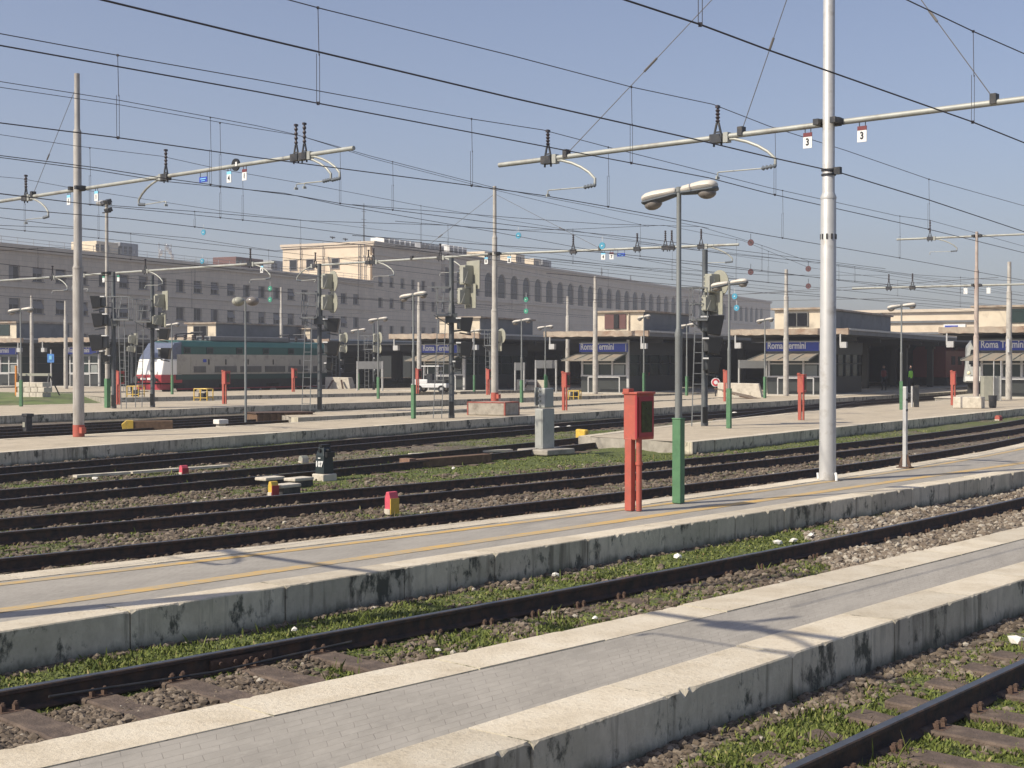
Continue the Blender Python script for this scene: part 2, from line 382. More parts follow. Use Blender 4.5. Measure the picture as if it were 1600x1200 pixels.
# numpy value noise
_tab = RNG.random((256, 256))
def vnoise(x, y, s):
    x = np.asarray(x, float)*s; y = np.asarray(y, float)*s
    xi = np.floor(x).astype(int); yi = np.floor(y).astype(int); fx = x-xi; fy = y-yi
    fx = fx*fx*(3-2*fx); fy = fy*fy*(3-2*fy)
    g = lambda a, b: _tab[a % 256, b % 256]
    return (g(xi,yi)*(1-fx)*(1-fy)+g(xi+1,yi)*fx*(1-fy)+g(xi,yi+1)*(1-fx)*fy+g(xi+1,yi+1)*fx*fy)
def fbm(x, y, s): return .5*vnoise(x, y, s)+.3*vnoise(x+31, y+17, s*2.1)+.2*vnoise(x+7, y+53, s*4.3)

# polyline helpers (2D world paths, smooth quadratic fit through surveyed points)
def fit(pts, z, deg=2, y0=None, y1=None):
    P = np.array([[q.x, q.y] for q in (G(a, b, z) for a, b in pts)])
    deg = min(deg, len(P)-1)
    c = np.polyfit(P[:, 1], P[:, 0], deg)
    ya = P[:, 1].min() if y0 is None else y0; yb = P[:, 1].max() if y1 is None else y1
    # linear extrapolation outside the surveyed span
    lo, hi = P[:, 1].min(), P[:, 1].max(); d = np.polyder(c)
    def X(y):
        yc = np.clip(y, lo, hi); return np.polyval(c, yc)+np.polyval(d, yc)*(y-yc)
    n = max(8, int((yb-ya)/1.0)); ys = np.linspace(ya, yb, n)
    return np.stack([X(ys), ys], 1)
def arclen(P): return np.concatenate([[0], np.cumsum(np.hypot(*np.diff(P, axis=0).T))])
def resample(P, step=None, n=None):
    s = arclen(P); n = n or max(2, int(s[-1]/step)+1); t = np.linspace(0, s[-1], n)
    return np.stack([np.interp(t, s, P[:, 0]), np.interp(t, s, P[:, 1])], 1)
def normals(P):
    d = np.gradient(P, axis=0); d /= np.hypot(d[:, 0], d[:, 1])[:, None]
    return np.stack([d[:, 1], -d[:, 0]], 1), d      # right-hand (towards camera side), tangent
def offset(P, o): return P+normals(P)[0]*o
# ================================================================== SURVEYED LINES
P1_far = fit([(0,1170),(530,1062),(1060,945),(1600,822)], PZ, 2, 5.0, 34)
P1_near = fit([(715,1200),(1060,1077),(1280,1010),(1490,942),(1600,905)], PZ, 2, 3.2, 30)
P2_far = fit([(0,898),(530,838),(1060,775),(1280,744),(1410,727),(1600,691)], PZ, 2, 8, 62)
P2_near = fit([(0,985),(265,944),(530,906),(1060,819),(1600,736)], PZ, 2, 5, 50)
P3_near = fit([(0,703),(265,689),(530,674),(838,649),(910,643),(1035,636.5),(1281,623.5)], PZ, 2, 25, 105)
P3_far = fit([(0,684),(265,671),(500,661),(640,648),(838,638),(1035,627),(1250,615)], PZ, 2, 28, 110)
R_T0 = fit([(0,1077),(530,987),(1060,886),(1600,777)], RZ, 2, 4.0, 50)          # far rail of the track between the two near platforms
R_T9 = fit([(1230,1200),(1400,1124),(1600,1032)], RZ, 1, 1.5, 28)               # far rail of the nearest track
R_Ta = fit([(0,872),(530,817),(1060,760),(1280,730),(1600,682)], RZ, 2, 9, 64)
R_Tb = fit([(0,807),(530,769),(1060,719),(1280,694),(1600,655)], RZ, 2, 14, 80)
R_Tc = fit([(0,765),(530,720),(835,692),(905,682),(1130,655)], RZ, 2, 18, 90)
R_Td = fit([(0,727),(530,692),(830,665),(986,650),(1281,631)], RZ, 2, 24, 105)

# ================================================================== GROUND
GX0, GX1, GY0, GY1 = -22., 44., 1., 66.
def patch(x, y, cx, cy, rx, ry, a=0):
    c, s = math.cos(a), math.sin(a); u = (x-cx)*c+(y-cy)*s; v = -(x-cx)*s+(y-cy)*c
    return np.clip(1.25-np.sqrt((u/rx)**2+(v/ry)**2), 0, 1)
def dist_to(P, x, y):
    """signed offset from a path (positive on the camera side)"""
    N_, T_ = normals(P); x = np.asarray(x, float); y = np.asarray(y, float)
    idx = np.clip(np.searchsorted(P[:, 1], y), 0, len(P)-1)
    for _ in range(6):
        d = (x-P[idx, 0])*T_[idx, 0]+(y-P[idx, 1])*T_[idx, 1]
        idx = np.clip(idx+np.round(d/1.2).astype(int), 0, len(P)-1)
    return (x-P[idx, 0])*N_[idx, 0]+(y-P[idx, 1])*N_[idx, 1]
def green_at(x, y):
    g = fbm(x, y, .45)*.75-.12
    d2 = dist_to(P2_near, x, y); a2 = x > -4
    g = np.where((d2 > .15) & (d2 < 1.35) & (x < 4.6), g+.52, g)        # weeds at the foot of platform 2
    dT = dist_to(R_T0, x, y)
    g = np.where((dT > .1) & (dT < 1.9), g+np.where((x > -1.4) & (x < 3.6), .25, -.02), g)
    g = np.where((dT > -1.2) & (dT < 2.2) & (x > 3.9), g-.5, g)
    d1 = dist_to(P1_near, x, y)
    g = np.where((d1 > .25) & (d1 < 4), g+.34, g)
    l0 = G(700, 728, 0); l1 = G(930, 705, 0)
    g = g+.75*patch(x, y, l0.x, l0.y, 6.5, 1.6, math.atan2(7, 8))+.9*patch(x, y, l1.x, l1.y, 4.5, 2.0, math.atan2(8, 8))
    g = g+.35*patch(x, y, G(300,704,0).x, G(300,704,0).y, 16, 1.3, math.atan2(9,8))
    dc = dist_to(R_Tc, x, y); db = dist_to(R_Tb, x, y); x5 = G(505, 735, 0).x
    g = np.where((dc > 1.65) & (db < -.12), g+np.where(x > x5, .34, .10), g)
    dd = dist_to(R_Td, x, y); g = np.where((dd > 1.65) & (dc < -.12), g+.20, g)
    dt = dist_to(R_Ta, x, y); g = np.where((db > 1.65) & (dt < -.12) & (x < -3.2), g+.16, g)
    g = g+.05
    p = G(1045, 700, 0); g = g-1.1*patch(x, y, p.x, p.y, 1.7, .9, .8)
    return g
nx, ny = int((GX1-GX0)/.2)+1, int((GY1-GY0)/.2)+1
gx, gy = np.meshgrid(np.linspace(GX0, GX1, nx), np.linspace(GY0, GY1, ny))
gz = (fbm(gx, gy, 1.1)-.5)*.07+(fbm(gx, gy, 4.)-.5)*.04
edge = np.minimum.reduce([gx-GX0, GX1-gx, gy-GY0, GY1-gy]); gz = np.where(edge < .8, -.02, gz)
gp = G(1045, 700, 0); gz += .16*patch(gx, gy, gp.x, gp.y, 2.0, 1.1, .8)
def np_mesh(name, V, F, m, attr=None):
    me = bpy.data.meshes.new(name); V = np.asarray(V, np.float32); F = np.asarray(F, np.int32)
    k = F.shape[1]; me.vertices.add(len(V)); me.vertices.foreach_set('co', V.ravel())
    me.loops.add(F.size); me.loops.foreach_set('vertex_index', F.ravel())
    me.polygons.add(len(F)); me.polygons.foreach_set('loop_start', np.arange(len(F), dtype=np.int32)*k)
    me.update(calc_edges=True); me.validate()
    if attr:
        a = me.attributes.new(attr[0], 'FLOAT', 'POINT'); a.data.foreach_set('value', np.asarray(attr[1], np.float32).ravel())
    if F.shape[1] == 3: me.polygons.foreach_set('use_smooth', np.zeros(len(F), bool))
    me.materials.append(m); o = bpy.data.objects.new(name, me); COL.objects.link(o); return o
V = np.stack([gx.ravel(), gy.ravel(), gz.ravel()], 1)
ii = np.arange(nx*ny).reshape(ny, nx)
F = np.stack([ii[:-1,:-1].ravel(), ii[:-1,1:].ravel(), ii[1:,1:].ravel(), ii[1:,:-1].ravel()], 1)
struct(np_mesh('ballast_bed', V, F, M_ground, ('green', green_at(gx, gy))))
b = MB(); rings = [(-4000, 5000)]
b.add([(-3000,-400,-.06),(3000,-400,-.06),(3000,5200,-.06),(-3000,5200,-.06)], [(0,1,2,3)])
struct(b.build('ground', M_ground, smooth=False))

# ================================================================== PLATFORMS
def platform(name, near, far, ew=.45, pave=M_pave, fine=False, lines=None, stone=1.45, label=None):
    n = max(12, int(arclen(near)[-1]/1.0)); A = resample(near, n=n); Bp = resample(far, n=n)
    mids = (A+Bp)/2; na, _ = normals(A); nb, _ = normals(Bp); sa = arclen(mids)
    root = struct(bpy.data.objects.new(name, None)); COL.objects.link(root)
    # paving sheet
    m = MB(); m.uv = []
    Ai = A-na*(ew-.01); Bi = Bp+nb*(ew-.01)
    K = 6
    for i in range(n):
        wd = np.hypot(*(Bi[i]-Ai[i]))
        for k in range(K+1):
            p = Ai[i]+(Bi[i]-Ai[i])*k/K; m.v.append((p[0], p[1], PZ-.008)); m.uv.append((sa[i], wd*k/K))
    for i in range(n-1):
        for k in range(K): a = i*(K+1)+k; m.f.append((a, a+1, a+K+2, a+K+1))
    struct(m.build('paving', pave, root, smooth=False))
    # core walls behind the edge stones and end walls
    c = MB(); Ac = A-na*.09; Bc = Bp+nb*.09
    for Q in (Ac, Bc):
        o0 = len(c.v)
        for i in range(n): c.v += [(Q[i][0], Q[i][1], -.1), (Q[i][0], Q[i][1], PZ-.03)]
        for i in range(n-1): c.f.append((o0+2*i, o0+2*i+2, o0+2*i+3, o0+2*i+1))
    for i in (0, n-1):
        o0 = len(c.v); c.v += [(*A[i], -.1), (*Bp[i], -.1), (*Bp[i], PZ-.01), (*A[i], PZ-.01)]; c.f.append((o0, o0+1, o0+2, o0+3))
    c.build('core_wall', M_conc, root, smooth=False)
    # edge stones, each with chipped arris
    for side, Q, nq in (('n', near, 1), ('f', far, -1)):
        e = MB(); tones = []; L_ = arclen(Q)[-1]; s = 0.; k = 0
        nrm, tan = normals(Q); sq = arclen(Q); rs = random.Random(hash(name+side) % 1000 if False else len(name)*7+nq)
        while s < L_-.3:
            l = stone*rs.uniform(.85, 1.15); s1 = min(L_, s+l); g = .016 if fine else .012
            dz = rs.uniform(-.004, .005); dn = rs.uniform(-.008, .008)
            stp = .045 if (fine and nq == 1) or fine == 2 else .45
            tv = rs.uniform(.80, 1.06); ts = np.linspace(s+g/2, s1-g/2, max(2, int((s1-s)/stp)))
            o0 = len(e.v)
            for j, t in enumerate(ts):
                p = np.array([np.interp(t, sq, Q[:,0]), np.interp(t, sq, Q[:,1])]); nn = np.array([np.interp(t, sq, nrm[:,0]), np.interp(t, sq, nrm[:,1])])*nq
                ch = .010+(.045*max(0, rs.random()-.86)/.14*rs.random() if fine else 0)
                if fine and (j == 0 or j == len(ts)-1): ch += rs.uniform(0, .03)
                zt = PZ+dz
                sec = [(0+dn, -.10), (0+dn, zt-ch), (-ch*.8+dn, zt), (-ew, zt-.002), (-ew, -.02)]
                for o_, z_ in sec: q = p+nn*o_; e.v.append((q[0], q[1], z_)); tones.append(tv)
            for j in range(len(ts)-1):
                for q in range(4):
                    a = o0+j*5+q; e.f.append((a, a+1, a+6, a+5))
            e.f.append(tuple(o0+q for q in range(5))); e.f.append(tuple(o0+(len(ts)-1)*5+q for q in range(4, -1, -1)))
            s = s1; k += 1
        eo = e.build('edge_stones', M_edge, root, smooth=False); ta = eo.data.attributes.new('tone', 'FLOAT', 'POINT'); ta.data.foreach_set('value', np.asarray(tones, np.float32))
    if lines:
        for off, wd, from_far in lines:
            Q, nq = (Bp, nb) if from_far else (A, -na)
            l = MB()
            for i in range(n):
                a = Q[i]+nq[i]*off; b_ = Q[i]+nq[i]*(off+wd); l.v += [(a[0], a[1], PZ-.004), (b_[0], b_[1], PZ-.004)]
            for i in range(n-1): l.f.append((2*i, 2*i+1, 2*i+3, 2*i+2))
            l.build('painted_line', M_line, root, smooth=False)
    return root
platform('platform', P1_near, P1_far, .45, M_pave, 2)
platform('platform', P2_near, P2_far, .36, M_pave, 1, [(.74, .20, False), (.46, .14, True)])
platform('platform', P3_near, P3_far, .30, M_pave2, False)
P3b_near = fit([(1091,690),(1200,678),(1330,665.5),(1600,638)], PZ, 1, 35.2, 88)
P3b_far = fit([(905,682),(990,669.5),(1130,656),(1330,637)], PZ, 2, 38.0, 92)
platform('platform', P3b_near, P3b_far, .35, M_pave2, False)
P4_near = fit([(0,650),(112,645),(300,638),(450,633),(600,628),(814,621),(1030,615.5)], PZ, 2, 40, 112)
P4_far = fit([(0,634),(300,625.5),(450,622.5),(600,619),(900,612)], PZ, 2, 50, 116)
platform('platform', P4_near, P4_far, .35, M_pave2)
P4b_near = fit([(508,650),(600,645.5),(727,640),(881,633.5),(1030,625)], PZ, 1, 51, 88)
P4b_far = fit([(487,645),(600,638),(727,632),(881,627),(1000,620)], PZ, 1, 54.5, 92)
platform('platform', P4b_near, P4b_far, .35, M_pave2)
P5_near = fit([(155,621.3),(300,619.5),(450,616.8),(600,613.6),(720,611.5)], PZ, 1, 80, 122)
P5_far = fit([(165,613.2),(300,611.3),(500,607.5),(720,605)], PZ, 1, 92, 140)
platform('platform', P5_near, P5_far, .4, M_pave2)
P6_near = fit([(0,614),(80,612.8),(200,611)], PZ, 1, 85, 100)
P6_far = fit([(0,606),(200,604)], PZ, 1, 104, 118)
platform('platform', P6_near, P6_far, .4, M_pave2)
# rising ramp of brown boards in front of the fourth platform, and its pale end wedge
def solid_poly(name, pts, z0, z1, m, **k):
    b = MB(); b.prism([(p.x, p.y) for p in pts], z0, z1); return b.build(name, m, smooth=False, **k)
t = solid_poly('platform', [G(489,657,0), G(508,656.5,0), G(512,645,.3), G(488,646,.3)], -.05, .3, M_concl); struct(t)
# low grass bank at the left
bank = [G(-40,633,0), G(60,634.5,0), G(158,630,0), G(150,620,0), G(60,618,0), G(-40,617,0)]
cx = sum((p.x for p in bank))/6; cy = sum((p.y for p in bank))/6
b = MB(); b.v = [(p.x, p.y, -.03) for p in bank]+[(cx+(p.x-cx)*.7, cy+(p.y-cy)*.6, .32) for p in bank]
b.f = [tuple(range(6, 12))]+[(i, (i+1) % 6, 6+(i+1) % 6, 6+i) for i in range(6)]
M_turf = mat('turf', (.10,.135,.035), .95, 0, .5, .8, .5, 4, stain=(.17,.15,.08), stain_amt=.5, stain_scale=.7)
stuff(b.build('grass', M_turf), 'low grassy bank beyond the left catenary pole', 'grass')

# ================================================================== TRACKS
RAILSEC = [(-.065,0),(-.065,.012),(-.012,.03),(-.010,.115),(-.035,.125),(-.035,.148),(-.028,.155),(.028,.155),(.035,.148),(.035,.125),(.010,.115),(.012,.03),(.065,.012),(.065,0)]
def rail_obj(P, parent):
    P = resample(P, step=1.0); nr, _ = normals(P); m = MB(); K = len(RAILSEC)
    for i in range(len(P)):
        for a, z in RAILSEC: q = P[i]+nr[i]*a; m.v.append((q[0], q[1], RZ-.155+z))
    for i in range(len(P)-1):
        for k in range(K): a = i*K+k; c = i*K+(k+1) % K; m.f.append((a, c, c+K, a+K))
    m.f.append(tuple(range(K))); m.f.append(tuple((len(P)-1)*K+k for k in range(K-1, -1, -1)))
    o = m.build('rail', M_rail, parent); o.data.materials.append(M_railtop)
    for p in o.data.polygons:
        if p.normal.z > .9 and p.center.z > RZ-.01: p.material_index = 1
    return o
_sl = None; _clip = None
def sleeper_proto():
    global _sl, _clip
    rr = random.Random(5); m = MB(); n = 24; o0 = 0
    for j in range(n+1):
        y = -1.25+2.5*j/n; w_ = .125+rr.uniform(-.006,.006); t_ = .045+rr.uniform(-.006,.004)
        m.v += [(-w_, y, -.12), (-w_, y, t_-.012), (-w_+.012, y, t_), (w_-.012, y, t_+rr.uniform(-.004,.004)), (w_, y, t_-.012), (w_, y, -.12)]
    for j in range(n):
        for q in range(5): a = j*6+q; m.f.append((a, a+1, a+7, a+6))
    m.f += [tuple(range(6)), tuple(n*6+q for q in range(5, -1, -1))]
    _sl = m.build('sleeper', M_sleeper, smooth=False); me = _sl.data; bpy.data.objects.remove(_sl); _sl = me
    m = MB()
    m.box(0, 0, .012, .20, .34, .016)
    for sy in (-1, 1):
        for sx in (-.06, .06):
            m.box(sx, sy*.105, .035, .035, .05, .045); m.cyl((sx, sy*.115, .03), (sx, sy*.115, .085), .014, n=6); m.cyl((sx, sy*.115, .06), (sx, sy*.115, .075), .024, n=6)
    c = m.build('rail_fastening', M_rust); _clip = c.data; bpy.data.objects.remove(c)
sleeper_proto()
def track(R_, label, group='railway tracks', sleepers=(0, 40), step=.62, single=False, zs=0, cs=.55):
    P = resample(R_, step=.5); N_, T_ = normals(P)
    mid = P+N_*.755; near = P+N_*1.51
    root = thing('railway_track', label, 'railway track', (0,0,0), 0, group)
    rail_obj(P, root); rail_obj(near, root)
    s = arclen(mid); L_ = s[-1]; k = 0; t = sleepers[0]
    while t < min(sleepers[1], L_) and k < 100:
        x = np.interp(t, s, mid[:,0]); y = np.interp(t, s, mid[:,1]); tx = np.interp(t, s, T_[:,0]); ty = np.interp(t, s, T_[:,1])
        o = bpy.data.objects.new('sleeper', _sl); COL.objects.link(o); o.parent = root
        o.location = (x, y, zs+(-.05 if (R_ is R_T0 and x > -.9) else 0)+random.uniform(-.012,.004)); o.rotation_euler = (0, 0, math.atan2(ty, tx)+random.uniform(-.015,.015))
        if t < sleepers[1]:
            for sy in (-.755, .755):
                c = bpy.data.objects.new('rail_fastening', _clip); COL.objects.link(c); c.parent = o; c.location = (0, sy, .03); c.scale = (.75, .85, cs)
        t += step; k += 1
    return root
t0 = track(R_T0, 'dark track with exposed wooden sleepers lying between the two nearest platforms', sleepers=(.1, 38), step=.64, cs=.9)
track(R_T9, 'nearest track, at the bottom right corner below the nearest platform', sleepers=(.1, 30), cs=.8)
track(R_Ta, zs=-.035, label='track running right behind the yellow striped platform', sleepers=(.2, 45), step=.66)
track(R_Tb, zs=-.035, label='track passing just behind the pink and the yellow marker stones', sleepers=(.2, 50), step=.66)
track(R_Tc, zs=-.035, label='track behind the black dwarf signal, curving behind the sloping platform tip', sleepers=(.2, 50), step=.66)
track(R_Td, zs=-.035, label='track along the front of the platform with the red footed catenary pole', sleepers=(.2, 50), step=.66)
R_Te = fit([(0,676),(265,662),(400,656),(480,650)], RZ, 1, 32, 57)
track(R_Te, 'track behind the red footed catenary pole, with a yellow ended timber on it', sleepers=(0, 0))
R_Tf = fit([(0,667),(265,654),(400,648)], RZ, 1, 38, 66)
track(R_Tf, 'track at the foot of the far platform with the black signal masts', sleepers=(0, 0))
# fishplate joint on the near rail at the left
m = MB(); P = resample(R_T0, step=.1); jn = G(375,1030,.1); i = int(np.argmin(np.hypot(P[:,0]-jn.x, P[:,1]-jn.y)))
N_, T_ = normals(P); tx, ty = T_[i]; an = math.atan2(ty, tx)
m.box(P[i][0]+N_[i][0]*.028, P[i][1]+N_[i][1]*.028, .085, .55, .022, .07, an)
for q in (-.2,-.07,.07,.2): a = (P[i][0]+tx*q+N_[i][0]*.03, P[i][1]+ty*q+N_[i][1]*.03, .088); m.cyl(a, (a[0]+N_[i][0]*.035, a[1]+N_[i][1]*.035, .088), .018, n=6)
m.build('fishplate', M_rust, t0)
w_ = MB(); q0 = P[max(0,i-16)]+N_[i]*.12; q1 = P[min(len(P)-1,i+10)]+N_[i]*.12
w_.tube([(q0[0],q0[1],.10),((q0[0]+q1[0])/2,(q0[1]+q1[1])/2,.055),(q1[0],q1[1],.09)], .009, 6); w_.build('bond_cable', M_dark, t0)

# ================================================================== BALLAST STONES AND WEEDS (stuff)
ico = np.array([[0,0,1],[.894,0,.447],[.276,.851,.447],[-.724,.526,.447],[-.724,-.526,.447],[.276,-.851,.447],[.724,.526,-.447],[-.276,.851,-.447],[-.894,0,-.447],[-.276,-.851,-.447],[.724,-.526,-.447],[0,0,-1]])
icf = np.array([[0,1,2],[0,2,3],[0,3,4],[0,4,5],[0,5,1],[1,6,2],[2,7,3],[3,8,4],[4,9,5],[5,10,1],[6,7,2],[7,8,3],[8,9,4],[9,10,5],[10,6,1],[11,7,6],[11,8,7],[11,9,8],[11,10,9],[11,6,10]])
def on_platform(x, y):
    r = np.zeros_like(x, bool)
    for a, c in ((P1_near, P1_far), (P2_near, P2_far), (P3_near, P3_far), (P3b_near, P3b_far)):
        in_y = (y > min(a[0,1], c[0,1])) 
        r |= (dist_to(a, x, y) < .03) & (dist_to(c, x, y) > -.03) & in_y & (np.abs(dist_to(a, x, y)) < 7)
    return r
def near_rail(x, y, tol=.09):
    r = np.zeros_like(x, bool)
    for Q in (R_T0, R_T9, R_Ta, R_Tb, R_Tc, R_Td):
        d = dist_to(Q, x, y); r |= (np.abs(d) < tol) | (np.abs(d-1.51) < tol)
    return r
def zground(x, y):
    return (fbm(x, y, 1.1)-.5)*.07+(fbm(x, y, 4.)-.5)*.04
def in_view(x, y, z=0, m=1.08):
    u = 2175*x/y; v = 567+2175*(2.32-z)/y
    return (np.abs(u) < 800*m+40) & (v < 1230) & (y > 1)
def scatter(n, x0, x1, y0, y1, cond):
    # uniform in log depth so density falls with distance
    ly = RNG.random(n); y = y0*(y1/y0)**ly; x = RNG.uniform(-1, 1, n)*y*.40
    k = in_view(x, y) & cond(x, y); return x[k], y[k]
def stones(name, x, y, size, label):
    n = len(x); rnd = RNG.random((n, 12, 3))*.5+.75; sc = (RNG.random((n, 3))*.6+.7)*size[:, None]; sc[:, 2] *= .7
    A = ico[None]*rnd*sc[:, None, :]
    th = RNG.random(n)*6.28; c, s = np.cos(th), np.sin(th)
    X = A[:,:,0]*c[:,None]-A[:,:,1]*s[:,None]+x[:,None]; Y = A[:,:,0]*s[:,None]+A[:,:,1]*c[:,None]+y[:,None]
    Z = A[:,:,2]+(zground(x, y)+size*.25)[:,None]
    V = np.stack([X, Y, Z], 2).reshape(-1, 3); F = (icf[None]+(np.arange(n)*12)[:,None,None]).reshape(-1, 3)
    t = np.clip(RNG.beta(2, 3, n)+.0, 0, 1); gt = dist_to(R_T0, x, y); t = np.where((gt > -1.3) & (gt < 2.3) & (x > 3.6), np.clip(t+.32, 0, .97), t); t = np.where(RNG.random(n) < .008, 1, t)
    return stuff(np_mesh(name, V, F, M_stone, ('tone', np.repeat(t, 12))), label, 'gravel')
cond = lambda x, y: (~on_platform(x, y)) & (~near_rail(x, y)) & (fbm(x, y, 2.3)+.12*RNG.standard_normal(len(x)) > green_at(x, y)-.02)
x, y = scatter(300000, -1, 1, 5, 36, cond)
k = RNG.random(len(x)) < np.clip(1.15-y/60, .3, 1)*np.clip((fbm(x, y, 1.4)-.30)*3.2, .22, 1); x, y = x[k], y[k]
stones('gravel', x, y, np.clip(.012+.0008*y, .016, .030)*(RNG.random(len(x))**2*1.3+.55), 'brown grey track ballast between the rails')
def blades(name, x, y, h, wd, label, lean=.5):
    n = len(x); th = RNG.random(n)*6.28; ph = RNG.random(n)*6.28
    dx, dy = np.cos(th)*wd/2, np.sin(th)*wd/2; lx, ly = np.cos(ph)*h*lean*RNG.random(n), np.sin(ph)*h*lean*RNG.random(n)
    z = zground(x, y)-.01
    V = np.stack([np.stack([x-dx*.6, y-dy*.6, z], 1), np.stack([x+dx*.6, y+dy*.6, z], 1), np.stack([x+dx+lx*.5, y+dy+ly*.5, z+h*.55], 1), np.stack([x+lx, y+ly, z+h*.9], 1), np.stack([x-dx+lx*.5, y-dy+ly*.5, z+h*.5], 1)], 1).reshape(-1, 3)
    F = np.arange(n*5).reshape(n, 5)
    t = np.clip(RNG.normal(.45, .22, n), 0, 1)
    return stuff(np_mesh(name, V, F, M_blade, ('tone', np.repeat(t, 5))), label, 'grass')
def gcond(x, y):
    return (~on_platform(x, y)) & (~near_rail(x, y, .06)) & (green_at(x, y)+.22*(fbm(x, y, 5)-.5)*2+.06*RNG.standard_normal(len(x)) > .46)
x, y = scatter(620000, -1, 1, 5, 48, gcond)
k = RNG.random(len(x)) < .8; x, y = x[k], y[k]
n = len(x); hh = (.012+.034*RNG.random(n)**2)*np.clip(.4+1.5*fbm(x, y, 1.7), .6, 1.9)
blades('grass', x, y, hh, .007+.010*RNG.random(n)+.0004*y, 'green weeds and short grass growing through the ballast', 1.1)
x, y = scatter(60000, -1, 1, 5, 34, lambda x, y: gcond(x, y) & (fbm(x, y, 2.9) > .60))
k = RNG.random(len(x)) < .35; x, y = x[k], y[k]; n = len(x)
blades('grass', x, y, .05+.12*RNG.random(n)**2, .007+.008*RNG.random(n)+.0003*y, 'taller weeds standing out of the short grass between the tracks', .8)
print('stones/blades', n)
# bigger white stones, rubbish, plastic scraps: individual small things
def litter(px, py, s, m, label, grp, name='litter', flat=.6):
    p = G(px, py, .03); b = MB(); rr = random.Random(int(px*7+py))
    vs = [Vector(v)*1 for v in ico]; b.add([Vector((v.x*s*rr.uniform(.6,1.2), v.y*s*rr.uniform(.6,1.2), v.z*s*flat*rr.uniform(.6,1.2))) for v in vs], [tuple(f) for f in icf])
    o = b.build(name, m, smooth=False, loc=(p.x, p.y, .05)); o.rotation_euler.z = rr.random()*6
    tag(o, label, 'litter' if name == 'litter' else 'stone', grp); return o
for a in [(1215,850,.11,'crumpled cream scrap beside the rail, left of the pair near the right pole'),(1240,847,.10,'crumpled cream scrap beside the rail, middle one of the row'),(1267,838,.08,'small pale scrap beside the rail, right one of the row'),
          (1059,872,.10,'white rubbish standing in the weeds at the platform foot below the red box'),(868,901,.08,'yellowish white scrap in the weeds at the platform foot, mid picture'),(460,987,.06,'small white and yellow scrap in weeds under the platform joint at left'),
          (1588,1003,.14,'white crumpled bag in the weeds at the far right below the nearest platform'),(684,1019,.05,'small white pebble on the ballast beside the nearest platform, left of centre'),(930,969,.05,'tiny white pebble near the nearest platform edge, centre'),
          (852,940,.04,'tiny white pebble in the ballast beside the track rail'),(1487,720,.16,'white paper lying behind the right thin post'),(1560,651,.14,'small red scrap by the rail at the far right'),(708,733,.09,'white scrap on the grass right of the brown trough'),
          (872,670,.28,'pale broken lump in the grass right of the grey cabinet, left one'),(890,668,.22,'pale broken lump in the grass right of the grey cabinet, right one'),(1148,646,.25,'pale lump on the grass behind the lamp of the sloping platform, left one'),(1178,647,.28,'pale lump on the grass behind the lamp of the sloping platform, right one'),(148,689+60,.12,'white chip beside the rail at the left, behind the cable cover'),
          (147,1074,.06,'pale round stone between the left sleepers'),(740,1064,.04,'pale chip beside the nearest platform edge')]:
    litter(a[0], a[1], a[2]*.6, M_red if 'red scrap' in a[3] else M_litter, a[3], None)

p = G(905, 684, PZ)
b = MB(); q0 = G(903, 687, 0); q1 = G(935, 690, 0); d = q1-q0; b.box(q0.x+d.x*.2, q0.y+d.y*.2-.02, .15, d.length*.45, .16, .35, math.atan2(d.y, d.x)); o = b.build('painted_kerb', M_yellow, smooth=False, bevel=.04); tag(o, 'yellow painted kerb stone at the left tip of the sloping platform', 'kerb stone')
# ================================================================== THE LONG BUILDING
BD = Vector((.4305, .9026, 0)); BN = Vector((.9026, -.4305, 0)); BO = Vector((-70, 190, 0)); BRZ = math.atan2(BD.y, BD.x)
def facade_strip(mb, s0, s1, z0, z1, holes, depth=.45):
    """flat wall in local x (along) / z; holes = (x0,x1,z0,z1,arched) of one row inside [z0,z1]; front is local -y"""
    def quad(a, b, c, d):
        o = len(mb.v); mb.v += [a, b, c, d]; mb.uv += [(p[0]+p[1], p[2]) for p in (a, b, c, d)]; mb.f.append((o, o+1, o+2, o+3))
    x = s0
    for h in sorted(holes):
        hx0, hx1, hz0, hz1, arch = h
        quad((x,0,z0),(hx0,0,z0),(hx0,0,z1),(x,0,z1))
        quad((hx0,0,z0),(hx1,0,z0),(hx1,0,hz0),(hx0,0,hz0))
        quad((hx0,0,hz1),(hx1,0,hz1),(hx1,0,z1),(hx0,0,z1))
        quad((hx0,0,hz0),(hx0,depth,hz0),(hx0,depth,hz1),(hx0,0,hz1)); quad((hx1,depth,hz0),(hx1,0,hz0),(hx1,0,hz1),(hx1,depth,hz1))
        quad((hx0,0,hz0),(hx1,0,hz0),(hx1,depth,hz0),(hx0,depth,hz0)); quad((hx0,depth,hz1),(hx1,depth,hz1),(hx1,0,hz1),(hx0,0,hz1))
        if arch:
            r = (hx1-hx0)/2; cx = (hx0+hx1)/2; cz = hz1-r; K = 8
            for side in (-1, 1):
                for k in range(K):
                    a0, a1 = math.pi/2*k/K, math.pi/2*(k+1)/K
                    p0 = (cx+side*r*math.cos(a0), 0, cz+r*math.sin(a0)); p1 = (cx+side*r*math.cos(a1), 0, cz+r*math.sin(a1))
                    quad(p0, p1, (p1[0], 0, hz1), (p0[0], 0, hz1)); quad(p0, p1, (p1[0], depth, p1[2]), (p0[0], depth, p0[2]))
        x = hx1
    quad((x,0,z0),(s1,0,z0),(s1,0,z1),(x,0,z1))
